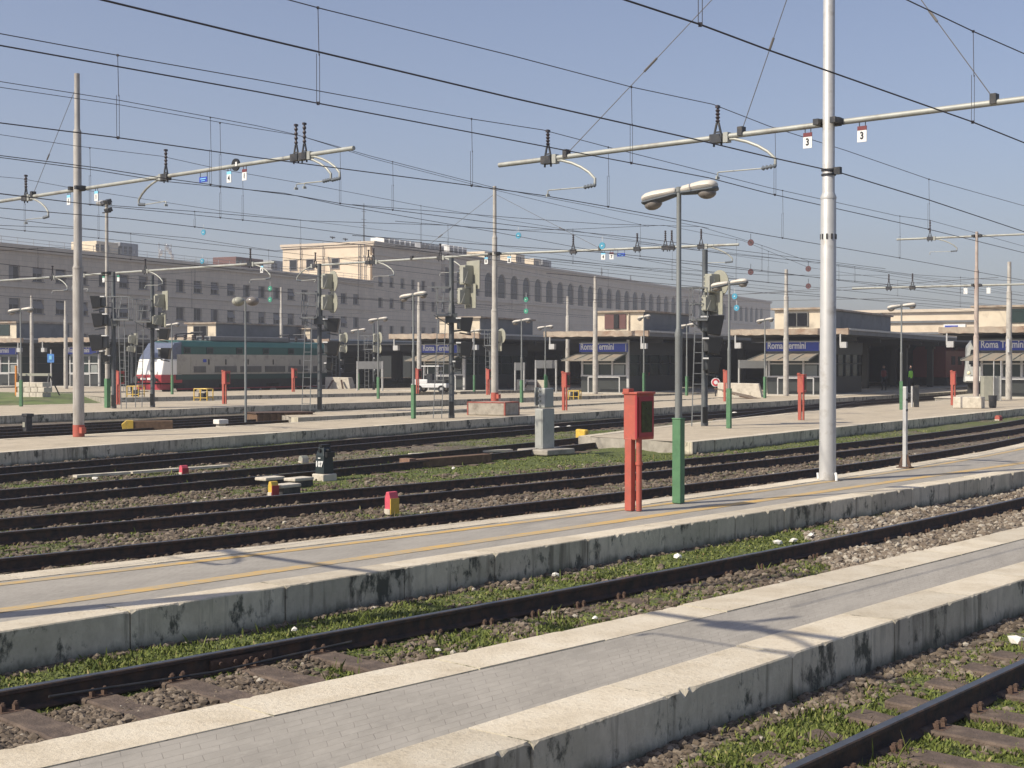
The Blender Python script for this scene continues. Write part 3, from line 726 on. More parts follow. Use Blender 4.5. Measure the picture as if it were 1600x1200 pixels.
def building(name, label, s0, s1, rows, ztop, depth, endmat=None, extra=None):
    o0 = BO+BD*s0; root = thing(name, label, 'building', (o0.x, o0.y, 0), BRZ)
    L_ = s1-s0; mb = MB(); mb.uv = []; z = 0
    for z0, z1, holes in rows: facade_strip(mb, 0, L_, z0, z1, [(a-s0, b_-s0, c, d, e) for a, b_, c, d, e in holes])
    wall = mb.build('wall', M_fac, root, smooth=False)
    e = MB(); e.box(L_/2, depth/2+.25, ztop/2-.1, L_-.02, depth-.5, ztop-.2) ; 
    core = e.build('side_wall', endmat or M_fac_trim, root, smooth=False)
    c = MB(); c.box(L_/2, depth/2-.15, ztop+.15, L_+.8, depth+1.1, .5); c.box(L_/2, depth/2-.05, ztop-.35, L_+.5, depth+.8, .3); c.build('cornice', M_fac_trim, root, smooth=False)
    return root, wall
def win_mesh(w_, h_, kind, arch=False):
    f = MB(); g = MB()
    if arch:
        r = w_/2; hz = h_-r; pts = [(-r, 0), (r, 0)]+[(r*math.cos(a), hz+r*math.sin(a)) for a in np.linspace(0, math.pi, 13)]
        n = len(pts); g.add([(x, .38, z) for x, z in pts], [tuple(range(n))])
        f.box(0, .32, h_/2-.2, .14, .10, h_-.5); f.box(0, .32, hz, w_-.05, .10, .16); f.box(0, .32, hz*.5, w_-.05, .08, .12)
    else:
        g.box(0, .40, h_/2, w_, .04, h_)
        f.box(0, .36, .05, w_, .1, .1); f.box(0, .36, h_-.05, w_, .1, .1); f.box(0, .355, h_/2, .09, .1, h_-.2)
        for q in (-1, 1): f.box(q*(w_/2-.05), .36, h_/2, .1, .1, h_-.2)
        if kind == 1: f.box(-w_*.24, .30, h_*.5, w_*.45, .05, h_*.96)
        if kind == 2: f.box(0, .30, h_*.78, w_*.96, .05, h_*.42)
        if kind == 3:   # awning shutter pushed out
            f.box(0, .12, h_*.62, w_*.9, .05, h_*.6, tilt=Matrix.Rotation(R(-28), 4, 'X'))
        f.box(0, -.06, -.06, w_+.3, .16, .12)
    fo = f.build('window', M_dark if arch else M_shut, smooth=False); go = g.build('pane', M_wglass, smooth=False)
    a, b_ = fo.data, go.data; bpy.data.objects.remove(fo); bpy.data.objects.remove(go); return a, b_
WM = [win_mesh(2.1, 2.0, k) for k in range(4)]; WS = [win_mesh(1.7, 2.0, k) for k in range(4)]; WA = win_mesh(4.4, 5.7, 0, True)
rw = random.Random(3)
def put_windows(root, xs, z, meshes):
    for x in xs:
        a, b_ = meshes if not isinstance(meshes, list) else rw.choice(meshes)
        o = bpy.data.objects.new('window', a); COL.objects.link(o); o.parent = root; o.location = (x, 0, z)
        p = bpy.data.objects.new('pane', b_); COL.objects.link(p); p.parent = o
S_C = 97.8; zt1 = 125*278.3/2175+CAMH; zt2 = 187*278.3/2175+CAMH
xs = [38.4+4.44*k for k in range(-9, 13)]
rowz = [(CAMH+10.0+1.15), (CAMH+5.9+1.0), CAMH+1.6]
rowz = [CAMH+11.45, CAMH+6.95, CAMH+2.3]
bands = [(0, 3.6), (3.6, 8.3), (8.3, 12.9), (12.9, zt1)]
rows = [(0, 3.6, []), (3.6, 8.3, [(x-1.05, x+1.05, rowz[2], rowz[2]+2, False) for x in xs]), (8.3, 12.9, [(x-1.05, x+1.05, rowz[1], rowz[1]+2, False) for x in xs]), (12.9, zt1, [(x-1.05, x+1.05, rowz[0], rowz[0]+2, False) for x in xs])]
LW, wall_l = building('office_building', 'long grey brown office wing with small square windows behind the locomotive, left part', -22, S_C, rows, zt1, 16)
for z in rowz: put_windows(LW, [x+22 for x in xs], z, WM)
m = MB()
for z in (8.3, 12.9): m.box((S_C+22)/2, -.1, z, S_C+22, .25, .25)
m.build('string_course', M_fac_trim, LW, smooth=False)
xs2 = [101+4.44*k for k in range(0, 7)]; arch = [129.2+6.97*k for k in range(0, 38)]
S_E = 400
zr = [CAMH+15.4, CAMH+11.1]
rows = [(0, 12.6, [])]
rows = [(0, 5.0, []), (5.0, 12.4, [(x-.85, x+.85, 7.9, 9.9, False) for x in xs2]), (12.4, 16.6, [(x-.85, x+.85, zr[1]+.1, zr[1]+2.1, False) for x in xs2]),
        (16.6, zt2, [(x-.85, x+.85, zr[0]+.1, zr[0]+2.1, False) for x in xs2]+[(x-2.2, x+2.2, CAMH+15.4, CAMH+21.1, True) for x in arch])]
TW, wall_r = building('arcade_building', 'tall grey brown block with a long row of arched windows under its roof', S_C, S_E, rows, zt2, 21.5, M_fac_cream)
for z in (7.9, zr[1]+.1, zr[0]+.1): put_windows(TW, [x-S_C for x in xs2], z, WS)
put_windows(TW, [x-S_C for x in arch], CAMH+15.4, WA)
m = MB(); LL = S_E-S_C
m.box((LL)/2+14, -.15, CAMH+14.6, LL-28, .35, .5); m.box(LL/2+14, -.08, CAMH+10.5, LL-28, .2, .3); m.box(LL/2+14, -.08, CAMH+7.4, LL-28, .2, .3)
m.box(LL/2, -.08, zt2-2.2, LL, .2, .25)
m.build('string_course', M_fac_trim, TW, smooth=False)
# sunlit end face: windows, pipes, cable mess
for y, z in ((8.4, 22.4), (14.5, 22.4), (18.6, 22.4)):
    e = MB(); g = MB(); g.box(-.02+.0, y, z, .06, 1.6, 1.9); e.box(-.06, y, z-1.05, .2, 1.9, .14); e.box(-.06, y, z+1.05, .2, 1.9, .14)
    for q in (-.85, .85): e.box(-.05, y+q, z, .16, .12, 2.1)
    wf_ = e.build('window', M_shut, TW, smooth=False, loc=(0,.25,0)); g.build('pane', M_wglass, wf_, smooth=False)
m = MB()
for y in (1.6, 2.6, 3.0, 11.5, 16.9): m.tube([(-.25, y, 17.5), (-.25, y, zt2+.6)], .09, 6)
for k in range(9): m.tube([(-.4-.2*(k%3), 6+k*.75, 17.9), (-.3, 6+k*.75, 18.6+.3*(k%4))], .07, 5); m.ell((-.45, 6+k*.75, 18.7+.3*(k%4)), (.22,.2,.3), 6, 4)
m.tube([(-.3, 12, 18.2), (-.3, 9.5, 20.6), (-.3, 10.2, 23.8)], .12, 6)
m.build('wall_pipes', M_shut, TW)
m = MB(); m.box(.3, 10.7, zt2-2.6, .9, 21.4, .3); m.build('string_course', M_cabin, TW, smooth=False)
# roof gear: chillers, plant boxes, masts
def roofthing(px0, px1, pytop, pybot, s_hint, m_, name, label, cat, kind='box', group=None):
    # stands on the roof at arc length s (world plane of the facade set back 4 m)
    B0 = BO-BN*4; onl = lambda px: ((px-800)/FPX*B0.y-B0.x)/(BD.x-(px-800)/FPX*BD.y)
    sa, sc_ = onl(px0), onl(px1); q = B0+BD*((sa+sc_)/2); ztop_roof = zt1+.3 if s_hint < S_C else zt2+.3
    wd = abs(sc_-sa); h = max(.5, zat(pytop, q.y, px0)-ztop_roof); root = thing(name, label, cat, (q.x, q.y, ztop_roof), BRZ, group)
    b = MB()
    if kind == 'box':
        L_ = wd; b.box(0, 0, h/2, L_*.95, 5, h); b.build('casing', m_, root, smooth=False, bevel=.06)
        v = MB(); n = max(1, int(L_*.85/1.1))
        for k in range(n): v.box(-L_*.45+k*1.1, -2.53, h*.5, .7, .06, h*.5)
        v.build('louvre', M_grille, root, smooth=False)
    elif kind == 'fans':
        n = max(2, int(wd/2.2)); L_ = n*2.2
        for k in range(n):
            x = -L_/2+k*2.2+1.1; b.box(x, 0, h*.45, 1.9, 3.2, h*.9); b.cyl((x, 0, h*.9), (x, 0, h), .8, n=12)
        b.build('casing', m_, root, smooth=False)
        v = MB()
        for k in range(n): v.box(-L_/2+k*2.2+1.1, -1.62, h*.45, 1.5, .05, h*.5)
        v.build('grille', M_grille, root, smooth=False)
    elif kind == 'mast':
        b.cyl((0,0,0), (0,0,h), .16, .08, 6)
        for z in (.45, .6, .8): b.bar((-.9, 0, h*z), (.9, 0, h*z), .07, .07)
        b.build('mast', m_, root)
    elif kind == 'dish':
        for x in (-1.5, 0, 1.5): b.cyl((x,0,0), (x,0,h), .09, .06, 6)
        for z in (.3, .6, .9): b.bar((-1.7,0,h*z), (1.7,0,h*z), .08, .08)
        b.build('mast', M_roofstuff, root)
        for x, z in ((-1.4,.5), (.2,.8), (1.5,.35), (.9,.6)): d = MB(); d.ell((x,-.3,h*z), (.42,.16,.55), 8, 6); d.build('antenna_panel', M_white, root)
    return root
roofthing(131, 167, 379, 401, 14, M_cabin, 'rooftop_box', 'cream rooftop cabin on the left wing beside the floodlight mast', 'cabin')
roofthing(168, 198, 381, 402, 19, M_roofstuff, 'rooftop_box', 'grey rooftop cabin on the left wing, right of the cream one', 'cabin')
roofthing(245, 272, 380, 407, 34, M_roofstuff, 'antenna_rack', 'rack of pale antennas on the roof of the left wing', 'antenna', 'dish')
roofthing(350, 395, 404, 418, 62, M_shutbrown, 'rooftop_box', 'low dull red rooftop box on the left wing near the tall block', 'cabin')
roofthing(407, 425, 408, 424, 72, M_roofstuff, 'rooftop_box', 'small dark rooftop box on the left wing nearest the tall block', 'cabin')
roofthing(588, 640, 374, 386, 103, M_white, 'air_chiller', 'white chiller row on the tall block, closest to the sunlit end wall', 'chiller', 'fans', 'chillers on the roof of the tall block')
roofthing(645, 686, 381, 392, 116, M_roofstuff, 'air_chiller', 'grey chiller row on the tall block, middle of the three', 'chiller', 'fans', 'chillers on the roof of the tall block')
roofthing(690, 722, 384, 395, 128, M_white, 'air_chiller', 'pale chiller row on the tall block, right one of the three', 'chiller', 'fans', 'chillers on the roof of the tall block')
roofthing(742, 768, 395, 405, 142, M_cabin, 'rooftop_box', 'cream rooftop cabin left of the middle catenary pole above the arches', 'cabin')
roofthing(792, 806, 398, 410, 160, M_cabin, 'rooftop_box', 'cream rooftop cabin right of the middle catenary pole above the arches', 'cabin')
roofthing(820, 832, 405, 414, 171, M_cabin, 'rooftop_box', 'small cream rooftop cabin above the arches, next to a dark one', 'cabin')
roofthing(834, 848, 407, 418, 178, M_roofstuff, 'rooftop_box', 'small dark rooftop cabin above the arches, next to a cream one', 'cabin')
for px, top, s_, lab in ((569,318,100,'tall thin antenna mast above the corner of the tall block'),(540,372,98.5,'short thin antenna mast left of the tall one on the tall block'),(520,374,99.5,'short thin antenna mast at the left of the sunlit block'),(985,430,240,'thin antenna mast above the far end of the arcade'),(940,418,215,'thin antenna mast above the middle of the arcade')):
    roofthing(px-1, px+1, top, 380, s_, M_dark, 'antenna_mast', lab, 'antenna', 'mast')
# parapet railing on left wing roof
t = thing('roof_railing', 'thin railing along the roof edge of the left office wing', 'railing', (BO.x, BO.y, zt1+.4), BRZ); m = MB()
m.bar((-20, .5, 1.0), (S_C-1, .5, 1.0), .06, .06); m.bar((-20, .5, .5), (S_C-1, .5, .5), .05, .05); m.build('rail', M_roofstuff, t)
m = MB()
for k in range(40): m.bar((-20+3*k, .5, 0), (-20+3*k, .5, 1.0), .05, .05)
m.build('post', M_roofstuff, t)

# ================================================================== STATION HEAD: CANOPIES AND KIOSKS
CRZ = math.atan2(DS.y, DS.x)-math.pi/2     # local +y along the tracks away from camera, local +x to the right
def canopy(px, Y, label, side=1, cab=None, length=150, kiosk=True, klabel='', sign=True, awn=True, txt=True):
    p = at_depth(px, 567, Y); root = thing('platform_canopy', label, 'canopy', (p.x, p.y, PZ), CRZ, 'canopies over the station platforms')
    W = 7.7
    b = MB(); b.box(0, length/2-1.2, 3.92, W, length, .36); b.build('roof_slab', M_cangrey, root, smooth=False)
    f = MB(); f.box(0, -1.26, 3.93, W+.06, .12, .36); nn_ = 26
    for k in range(nn_+1):
        x = -W/2+W*k/nn_; lo = 3.76+.03*math.sin(k*2.3+px)+.02*math.sin(k*.9); hi = 4.12+.02*math.sin(k*1.9+px)
        f.v += [(x, -1.36, lo), (x, -1.36, hi), (x, -1.2, hi)]
    o9 = len(f.v)-3*(nn_+1)
    for k in range(nn_): a = o9+3*k; f.f += [(a, a+3, a+4, a+1), (a+1, a+4, a+5, a+2)]
    f.build('fascia', M_cantile, root, smooth=False)
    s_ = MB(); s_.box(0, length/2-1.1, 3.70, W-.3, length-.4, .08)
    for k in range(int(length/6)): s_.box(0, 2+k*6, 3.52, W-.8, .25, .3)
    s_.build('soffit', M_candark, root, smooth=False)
    cm = None
    for k in range(1 if kiosk else 0, min(14, int(length/9))):
        for x in (-1.5, 1.5):
            if cm is None:
                q = MB(); q.box(0, 0, 1.7, .45, .45, 3.4); q.box(0, 0, 3.3, .7, .7, .3); o = q.build('column', M_kdark, root, smooth=False); cm = o.data
            else: o = bpy.data.objects.new('column', cm); COL.objects.link(o); o.parent = root
            o.location = (x, 14+k*9 if kiosk else 2+k*9, 0)
    e_ = MB(); e_.box(W/2+.03, length/2-1.2, 4.06, .08, length, .12); e_.box(0, length-1.0, 3.9, W, .06, .4); e_.build('sunlit_edge_trim', M_galv, root, smooth=False)  # pale strip paints the sunlit line along the canopy edge
    # loudspeaker brackets under the front edge
    for x in (-W/2+.45, W/2-.5):
        c = MB(); c.bar((x, -1.3, 3.8), (x, -1.3, 3.05), .08, .08); c.box(x+.22, -1.35, 3.1, .4, .3, .36); c.build('loudspeaker', M_galv, root, smooth=False)
    if cab:
        x0, x1, z1, ln, kind = cab; c = thing('rooftop_cabin', f'cream walled cabin on the canopy roof, {kind[1]}', 'cabin', (p.x, p.y, PZ+4.12), CRZ, 'cabins on top of the canopies')
        h = z1; cx = (x0+x1)/2; w_ = x1-x0
        q = MB(); q.box(cx, ln/2-.3, h/2, w_, ln, h-.01); q.build('wall', M_cabin, c, smooth=False)
        sd = MB(); sd.box(x1+.015, ln/2-.3, h/2, .06, ln-.05, h-.02); sd.build('side_shade', M_cangrey, c, smooth=False)  # right side covered in grey, its shade put into the colour
        q = MB(); q.box(cx, ln/2-.3, h+.06, w_+.4, ln+.4, .12); q.build('roof', M_cantile, c, smooth=False)
        if kind[0] == 'brown':
            q = MB(); q.box(cx-.35, -.33, h*.52, 1.55, .08, h*.78); q.build('door', M_shutbrown, c, smooth=False)
            q = MB(); q.box(cx-.25, -.40, h*.52, .35, .06, h*.74); q.build('door_opening', M_black, c, smooth=False)
            q = MB(); q.box(cx+.65, -.36, h*.5, .07, .07, h); q.build('downpipe', M_cantile, c, smooth=False)
        elif kind[0] == 'grey':
            q = MB(); q.box(cx-.1, -.33, h*.5, 1.5, .08, h*.72); q.build('window', M_grille, c, smooth=False)
            q = MB(); q.box(cx-.45, -.38, h*.5, .6, .06, h*.64); q.box(cx+.25, -.38, h*.5, .6, .06, h*.64); q.build('pane', M_wglass, c, smooth=False)
        elif kind[0] == 'dark':
            q = MB(); q.box(cx+w_*.1, -.33, h*.55, w_*.45, .08, h*.7); q.build('window', M_glass, c, smooth=False)
    if kiosk:
        k = thing('station_kiosk', klabel, 'kiosk', (p.x, p.y, PZ), CRZ, 'kiosks at the heads of the platforms')
        w_ = 3.5; L_ = 9.5; x0 = -w_/2; h = 3.48
        q = MB(); q.box(0, L_/2+.15, .55, w_, L_, 1.1); q.build('lower_wall', M_kdark, k, smooth=False)
        q = MB(); q.box(0, L_/2+.15, 3.0, w_, L_, .9); q.build('upper_wall', M_kiosk, k, smooth=False)
        # window band: frame + panes on front and right side
        fr = MB()
        for x in (x0+.1, x0+1.25, x0+2.35, x0+w_-.08): fr.box(x, .14, 1.83, .13, .12, 1.44)
        fr.box(0, .14, 1.95, w_, .1, .09); fr.box(0, .14, 1.13, w_, .14, .1)
        fr.build('window_frame', M_galv, k, smooth=False)
        fr = MB()
        for j in range(6): fr.box(w_/2-.04, .4+j*1.75, 1.83, .1, .12, 1.44)
        fr.box(w_/2-.03, L_/2+.2, 1.95, .08, L_, .07); fr.box(w_/2+.03, L_/2+.2, 3.0, .06, L_, .88); fr.build('shaded_side_frame', M_kdark, k, smooth=False)  # side frames and upper side sheet coloured dark to carry the shade
        g = MB(); g.box(0, .22, 1.83, w_-.2, .04, 1.44); g.box(w_/2-.1, L_/2+.2, 1.83, .04, L_-.2, 1.44); g.box(-w_/2+.1, L_/2+.2, 1.83, .04, L_-.2, 1.44); g.build('pane', M_glass, k, smooth=False)
        q = MB(); q.box(w_*.28, .19, 1.5, .95, .03, .7); q.build('blind', M_kiosk, k, smooth=False)
        if sign:
            q = MB(); q.box(0, -.02, 3.02, w_+.06, .14, .56); sg = q.build('sign_board', M_blue, k, smooth=False)
            q = MB(); q.box(0, -.03, 3.33, w_+.06, .16, .06); q.box(w_/2-.05, -.11, 3.02, .06, .04, .5); q.build('sign_trim', M_galv, k, smooth=False)
            if txt: text('Roma Termini', .60, mat('sign_white', (.85,.85,.85), .4, var=0), sg, (-w_/2+.06, -.10, 3.08), (R(90), 0, 0), .01, 'lettering', .013, 'LEFT', .72)
        if awn:
            q = MB(); q.v = [(-w_/2-.0, -.05, 2.66), (w_/2, -.05, 2.66), (w_/2-.45, -1.1, 2.18), (-w_/2-.9, -1.1, 2.18), (-w_/2, -.05, 2.60), (w_/2, -.05, 2.60), (w_/2-.45, -1.1, 2.12), (-w_/2-.9, -1.1, 2.12)]
            q.f = [(0,1,2,3), (7,6,5,4), (3,2,6,7), (0,3,7,4), (1,5,6,2)]; aw = q.build('awning', M_awn, k, smooth=False)
            r = MB()
            for j in range(5):
                t_ = j/4; r.bar((-w_/2+w_*t_, -.06, 2.69), (-w_/2-.9+(w_+.45)*t_, -1.12, 2.21), .05, .03)
            r.build('awning_rib', M_kiosk, aw, smooth=False)
        q = MB(); q.bar((-.8, -.7, 1.05), (1.5, -.7, 1.05), .07, .07); q.bar((-.8, -.7, 0), (-.8, -.7, 1.05), .07, .07); q.bar((1.5,-.7,0), (1.5,-.7,1.05), .07, .07); q.build('front_counter', M_galv, k, smooth=False)
        q = MB(); q.box(w_/2+.02, .1, 1.8, .16, .16, 3.5); q.build('corner_post', M_galv, k, smooth=False)
    # paved island under the canopy
    i_ = MB(); i_.uv = []; hw = 3.6
    o_ = struct(bpy.data.objects.new('platform', None)); COL.objects.link(o_); o_.location = (p.x, p.y, 0); o_.rotation_euler = (0, 0, CRZ)
    z = MB(); z.box(0, length/2-3.5, PZ/2-.055, hw*2, length, PZ+.05); z.build('island', M_conc, o_, smooth=False)
    z = MB(); z.box(0, length/2-3.5, PZ-.01, hw*2+.1, length+.1, .04); z.build('paving', M_concl, o_, smooth=False)
    return root
canopy(5, 122, 'far canopy at the extreme left edge behind the grassy bank', cab=(-2.6, 2.0, 1.35, 6, ('dark', 'at the extreme left')), klabel='grey kiosk with a blue sign at the extreme left', awn=False)
canopy(130, 118, 'canopy behind the red footed catenary pole', klabel='kiosk with a blue Roma Termini sign behind the red footed pole', awn=False, cab=None)
canopy(318, 117, 'canopy whose front is hidden behind the locomotive', cab=(-1.5, 1.6, 1.15, 12, ('grey', 'above the locomotive')), klabel='kiosk standing hidden behind the locomotive', awn=True)
canopy(474, 126, 'canopy just right of the locomotive, behind the third signal mast', cab=(0, 1.0, .9, 3, ('none', 'behind the third signal mast')), klabel='kiosk with awning and Roma Termini sign at the right end of the locomotive')
canopy(692, 102, 'canopy behind the square board signal mast', cab=(-.1, 3.3, 1.1, 8, ('none', 'behind the square signal board')), klabel='kiosk with a Roma Termini sign behind the square board signal mast')
canopy(943, 94, 'canopy with the brown doored cabin on its roof', cab=(-.30, 3.05, 1.25, 8, ('brown', 'with open brown doors')), klabel='kiosk with awning and Roma Termini sign under the brown doored cabin')
canopy(1240, 88, 'canopy with the long cabin whose side is shaded grey, left of the large near pole', cab=(-1.15, 1.95, 1.22, 17, ('grey', 'long and grey sided, beside the large near pole')), klabel='kiosk with a Roma Termini sign left of the large near pole')
canopy(1579, 82, 'canopy at the right edge, behind the pole on the concrete block', cab=(-2.0, 3.2, 1.15, 12, ('dark', 'at the right edge with a dark window')), klabel='kiosk with a Roma Termini sign at the right edge of the picture')
# concourse building closing the tracks
p = at_depth(1290, 567, 150); root = thing('concourse_building', 'long cream sunlit station wall behind the canopies at the right', 'building', (p.x, p.y, 0), CRZ)
m = MB(); m.box(35, 6, 3.8, 70, 12, 7.6); m.build('wall', M_fac_cream, root, smooth=False)
m = MB(); m.box(35, -.3, 2.0, 70.2, .7, 4.0); m.build('shade_panel', M_kdark, root, smooth=False)  # dark panel added over the wall foot for the shade under the canopies
m = MB(); m.box(35, 6, 7.75, 70.6, 12.6, .3); m.build('roof', M_fac_trim, root, smooth=False)
m = MB()
for z in (5.4, 6.6): m.bar((0, -.15, z), (52, -.15, z), .18, .22)
for x in (6, 24, 40, 50): m.bar((x, -.2, 3.5), (x, -.2, 7.6), .16, .16)
m.build('wall_pipes', M_cangrey, root, smooth=False)
m = MB(); m.box(13.5, -.1, 5.95, 2.2, .1, .7); m.box(44, -.1, 5.95, 1.9, .1, .7); m.build('sign_board', M_white, root, smooth=False)
m = MB(); m.box(13.2, -.16, 6.0, 1.3, .06, .35); m.box(44.1, -.16, 6.0, 1.1, .06, .35); m.build('sign_patch', M_blue, root, smooth=False)
p = at_depth(474, 567, 140)
t = struct(bpy.data.objects.new('shade_shed_roof', None)); COL.objects.link(t); A_ = at_depth(60, 567, 136); B_ = at_depth(1300, 567, 106); dd = B_-A_; t.location = (A_.x, A_.y, 0); t.rotation_euler = (0, 0, math.atan2(dd.y, dd.x))  # roof added behind the canopies to darken the space below
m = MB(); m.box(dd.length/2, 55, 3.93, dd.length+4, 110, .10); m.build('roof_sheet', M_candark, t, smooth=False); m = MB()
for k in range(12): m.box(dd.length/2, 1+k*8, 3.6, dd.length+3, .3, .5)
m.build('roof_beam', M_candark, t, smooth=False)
p = at_depth(300, 567, 250); root = thing('dark_hall_back', 'added dark hall front closing the shaded depth under the canopies', 'building', (p.x, p.y, 0), CRZ)
m = MB(); m.box(55, 5, 2.4, 150, 10, 4.8); m.build('wall', M_kdark, root, smooth=False)  # added dark back, its colour stands for the shade beneath the roofs
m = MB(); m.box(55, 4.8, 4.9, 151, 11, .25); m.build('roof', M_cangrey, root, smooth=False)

# ================================================================== LOCOMOTIVE
def locomotive():
    a = at_depth(203, 567, 97); L_ = 17.2; W = 2.95
    root = thing('electric_locomotive', 'green and cream electric locomotive with a white nose parked at the left', 'locomotive', (a.x+1.3, a.y, RZ-.05), CRZ-R(4)); root.scale = (1, 1, 1.07)
    # profile along local y (0 = nose), body 0.95..3.5
    def ext(name, m_, z0, z1, y0, y1, w=W, par=root, bevel=0, nose=None):
        b = MB(); b.box(0, (y0+y1)/2, (z0+z1)/2, w, y1-y0, z1-z0); return b.build(name, m_, par, smooth=False, bevel=bevel)
    body = MB()
    sec = lambda y, w, zt: [(-w/2, y, 1.45), (-w/2, y, zt-.45), (-w/2+.28, y, zt-.1), (-.6, y, zt), (.6, y, zt), (w/2-.28, y, zt-.1), (w/2, y, zt-.45), (w/2, y, 1.45)]
    def shell(m_, z0, z1, y0, y1, extra=0.0, name='body', roof=False):
        b = MB(); w = W+extra
        if roof: pts = [(-w/2, z0), (w/2, z0), (w/2, z1-.42), (w/2-.32, z1-.08), (.7, z1), (-.7, z1), (-w/2+.32, z1-.08), (-w/2, z1-.42)]
        else: pts = [(-w/2, z0), (w/2, z0), (w/2, z1), (-w/2, z1)]
        n = len(pts); b.v = [(x, y0, z) for x, z in pts]+[(x, y1, z) for x, z in pts]
        b.f = [tuple(range(n-1, -1, -1)), tuple(range(n, 2*n))]+[(i, (i+1) % n, n+(i+1) % n, n+i) for i in range(n)]
        return b.build(name, m_, root, smooth=False)
    shell(M_locog, 2.62, 3.56, 1.7, L_, name='upper_body', roof=True)
    shell(M_lococ, 1.30, 2.62, 1.3, L_, name='middle_body')
    shell(M_locog2, .95, 1.28, 1.2, L_, .02, name='lower_skirt')
    # nose: slanted cab front
    b = MB(); w = W
    pts = [(0.35, 1.30), (-.05, 2.35), (1.75, 2.35), (1.75, 1.30)]
    pts = [(.0, 1.25), (.25, 2.3), (1.75, 2.3), (1.75, 1.25)]
    b.v = [(x*w/2*(1 if y > 1 else .86), y, z) for x in (-1, 1) for y, z in pts]; b.f = [(3,2,1,0), (4,5,6,7)]+[(i, (i+1) % 4, 4+(i+1) % 4, 4+i) for i in range(4)]
    b.build('nose', M_locow, root, smooth=False, bevel=.08)
    b = MB(); pts = [(.28, 2.3), (1.15, 3.35), (1.75, 3.45), (1.75, 2.3)]
    b.v = [(x*w/2*(.98 if y > 1.5 else .88), y, z) for x in (-1, 1) for y, z in pts]; b.f = [(3,2,1,0), (4,5,6,7)]+[(i, (i+1) % 4, 4+(i+1) % 4, 4+i) for i in range(4)]
    b.build('windscreen', mat('windscreen', (.12,.14,.20), .15), root, smooth=False, bevel=.05)
    b = MB(); b.v = [(x*w/2*(1.01 if y > 1.4 else .88), y, z) for x in (-1, 1) for y, z in [(-.02, .75), (-.05, 1.28), (1.75, 1.28), (1.75, .75)]]; b.f = [(3,2,1,0), (4,5,6,7)]+[(i, (i+1) % 4, 4+(i+1) % 4, 4+i) for i in range(4)]
    nb = b.build('nose_band', M_red2, root, smooth=False, bevel=.04)
    b = MB(); b.box(-.45, -.1, 1.02, .5, .05, .12); b.box(.15, -.1, 1.02, .35, .05, .14); b.build('nose_emblem', M_white, nb, smooth=False)
    b = MB(); b.box(0, .5, .48, 2.3, 1.1, .35); b.build('snow_plough', M_red2, root, smooth=False)
    for x in (-.9, .9):
        b = MB(); b.cyl((x, .3, .95), (x, -.35, .95), .10, n=10); b.cyl((x, -.35, .95), (x, -.42, .95), .24, n=12); b.build('buffer', M_dark, root)
        b = MB(); b.cyl((x*.85, .03, 1.42), (x*.85, -.03, 1.42), .12, n=12); b.build('headlight', M_white, root)
    # side details (right side faces camera)
    for y in (2.2, 4.4, 7.4, 10.2, 13.0, 16.4):
        b = MB(); b.box(W/2+.02, y, 2.88, .06, .62, .42); f_ = b.build('window', M_dark, root, smooth=False)
        b = MB(); b.box(W/2+.05, y, 2.88, .04, .44, .28); b.build('pane', M_glass, f_, smooth=False)
    for y, l in ((3.4, 1.2), (6.0, 2.2), (8.6, 2.2), (11.2, 2.2), (13.8, 2.2), (16.0, .9)):
        b = MB(); b.box(W/2+.02, y, 1.62, .05, l, .42)
        for k in range(5): b.box(W/2+.05, y, 1.47+.08*k, .03, l-.08, .03)
        b.build('grille', M_grille, root, smooth=False)
    for y in (4.3, 6.0, 8.3, 11, 14): b = MB(); b.box(W/2+.02, y, 2.12, .05, .09, .36); b.build('handrail', M_dark, root, smooth=False)
    for y in (2.9, 16.4):
        b = MB(); b.box(W/2+.015, y, 1.9, .04, .7, 1.05); b.build('cab_door', M_lococ, root, smooth=False)
    b = MB(); b.box(W/2+.02, 3.9, 2.2, .03, .3, .2); b.build('nameplate', M_blue, root, smooth=False)
    # roof equipment
    b = MB(); b.box(0, 9.2, 3.70, 1.9, 8.4, .34); b.build('roof_cowl', M_cangrey, root, smooth=False, bevel=.08)
    for y in (3.0, 3.9, 4.7, 13.8, 14.7, 15.8):
        for x in (-.5, .5): b = MB(); b.lathe([(.07, 0), (.13, .06), (.07, .12), (.13, .18), (.07, .24), (.13, .3), (.05, .36)], 8, (x, y, 3.6)); b.build('roof_insulator', M_ins, root)
    for y, sg in ((3.8, 1), (14.8, -1)):
        b = MB(); b.tube([(-.5, y-.8, 3.98), (-.5, y+.9*sg, 4.08), (.5, y+.9*sg, 4.08), (.5, y-.8, 3.98)], .035, 6); b.tube([(-.6, y+.8, 4.12), (.6, y+.8, 4.12)], .05, 6); b.tube([(0, y-.9, 4.0), (0, y+.9, 4.1)], .03, 6); b.build('pantograph', M_dark, root)
    # bogies
    for y in (3.6, 8.6, 13.8):
        b = MB(); b.box(0, y, .62, 2.5, 3.9, .5); b.box(1.2, y, .5, .15, 3.2, .3); bg_ = b.build('bogie', M_under, root, smooth=False)
        for dy in (-1.2, 1.2):
            for x in (-1, 1):
                q = MB(); q.cyl((x*.69, y+dy, .55), (x*.82, y+dy, .55), .55, n=24); q.cyl((x*.82, y+dy, .55), (x*1.0, y+dy, .55), .16, n=12); q.build('wheel', M_rust, bg_)
    b = MB(); b.box(0, 8.9, .8, 2.6, 15.7, .32); b.build('underframe', M_under, root, smooth=False)
    b = MB(); b.box(W/2-.05, 8.9, .34, .06, 15.2, .08); b.build('lower_rail', M_red2, root, smooth=False)
locomotive()
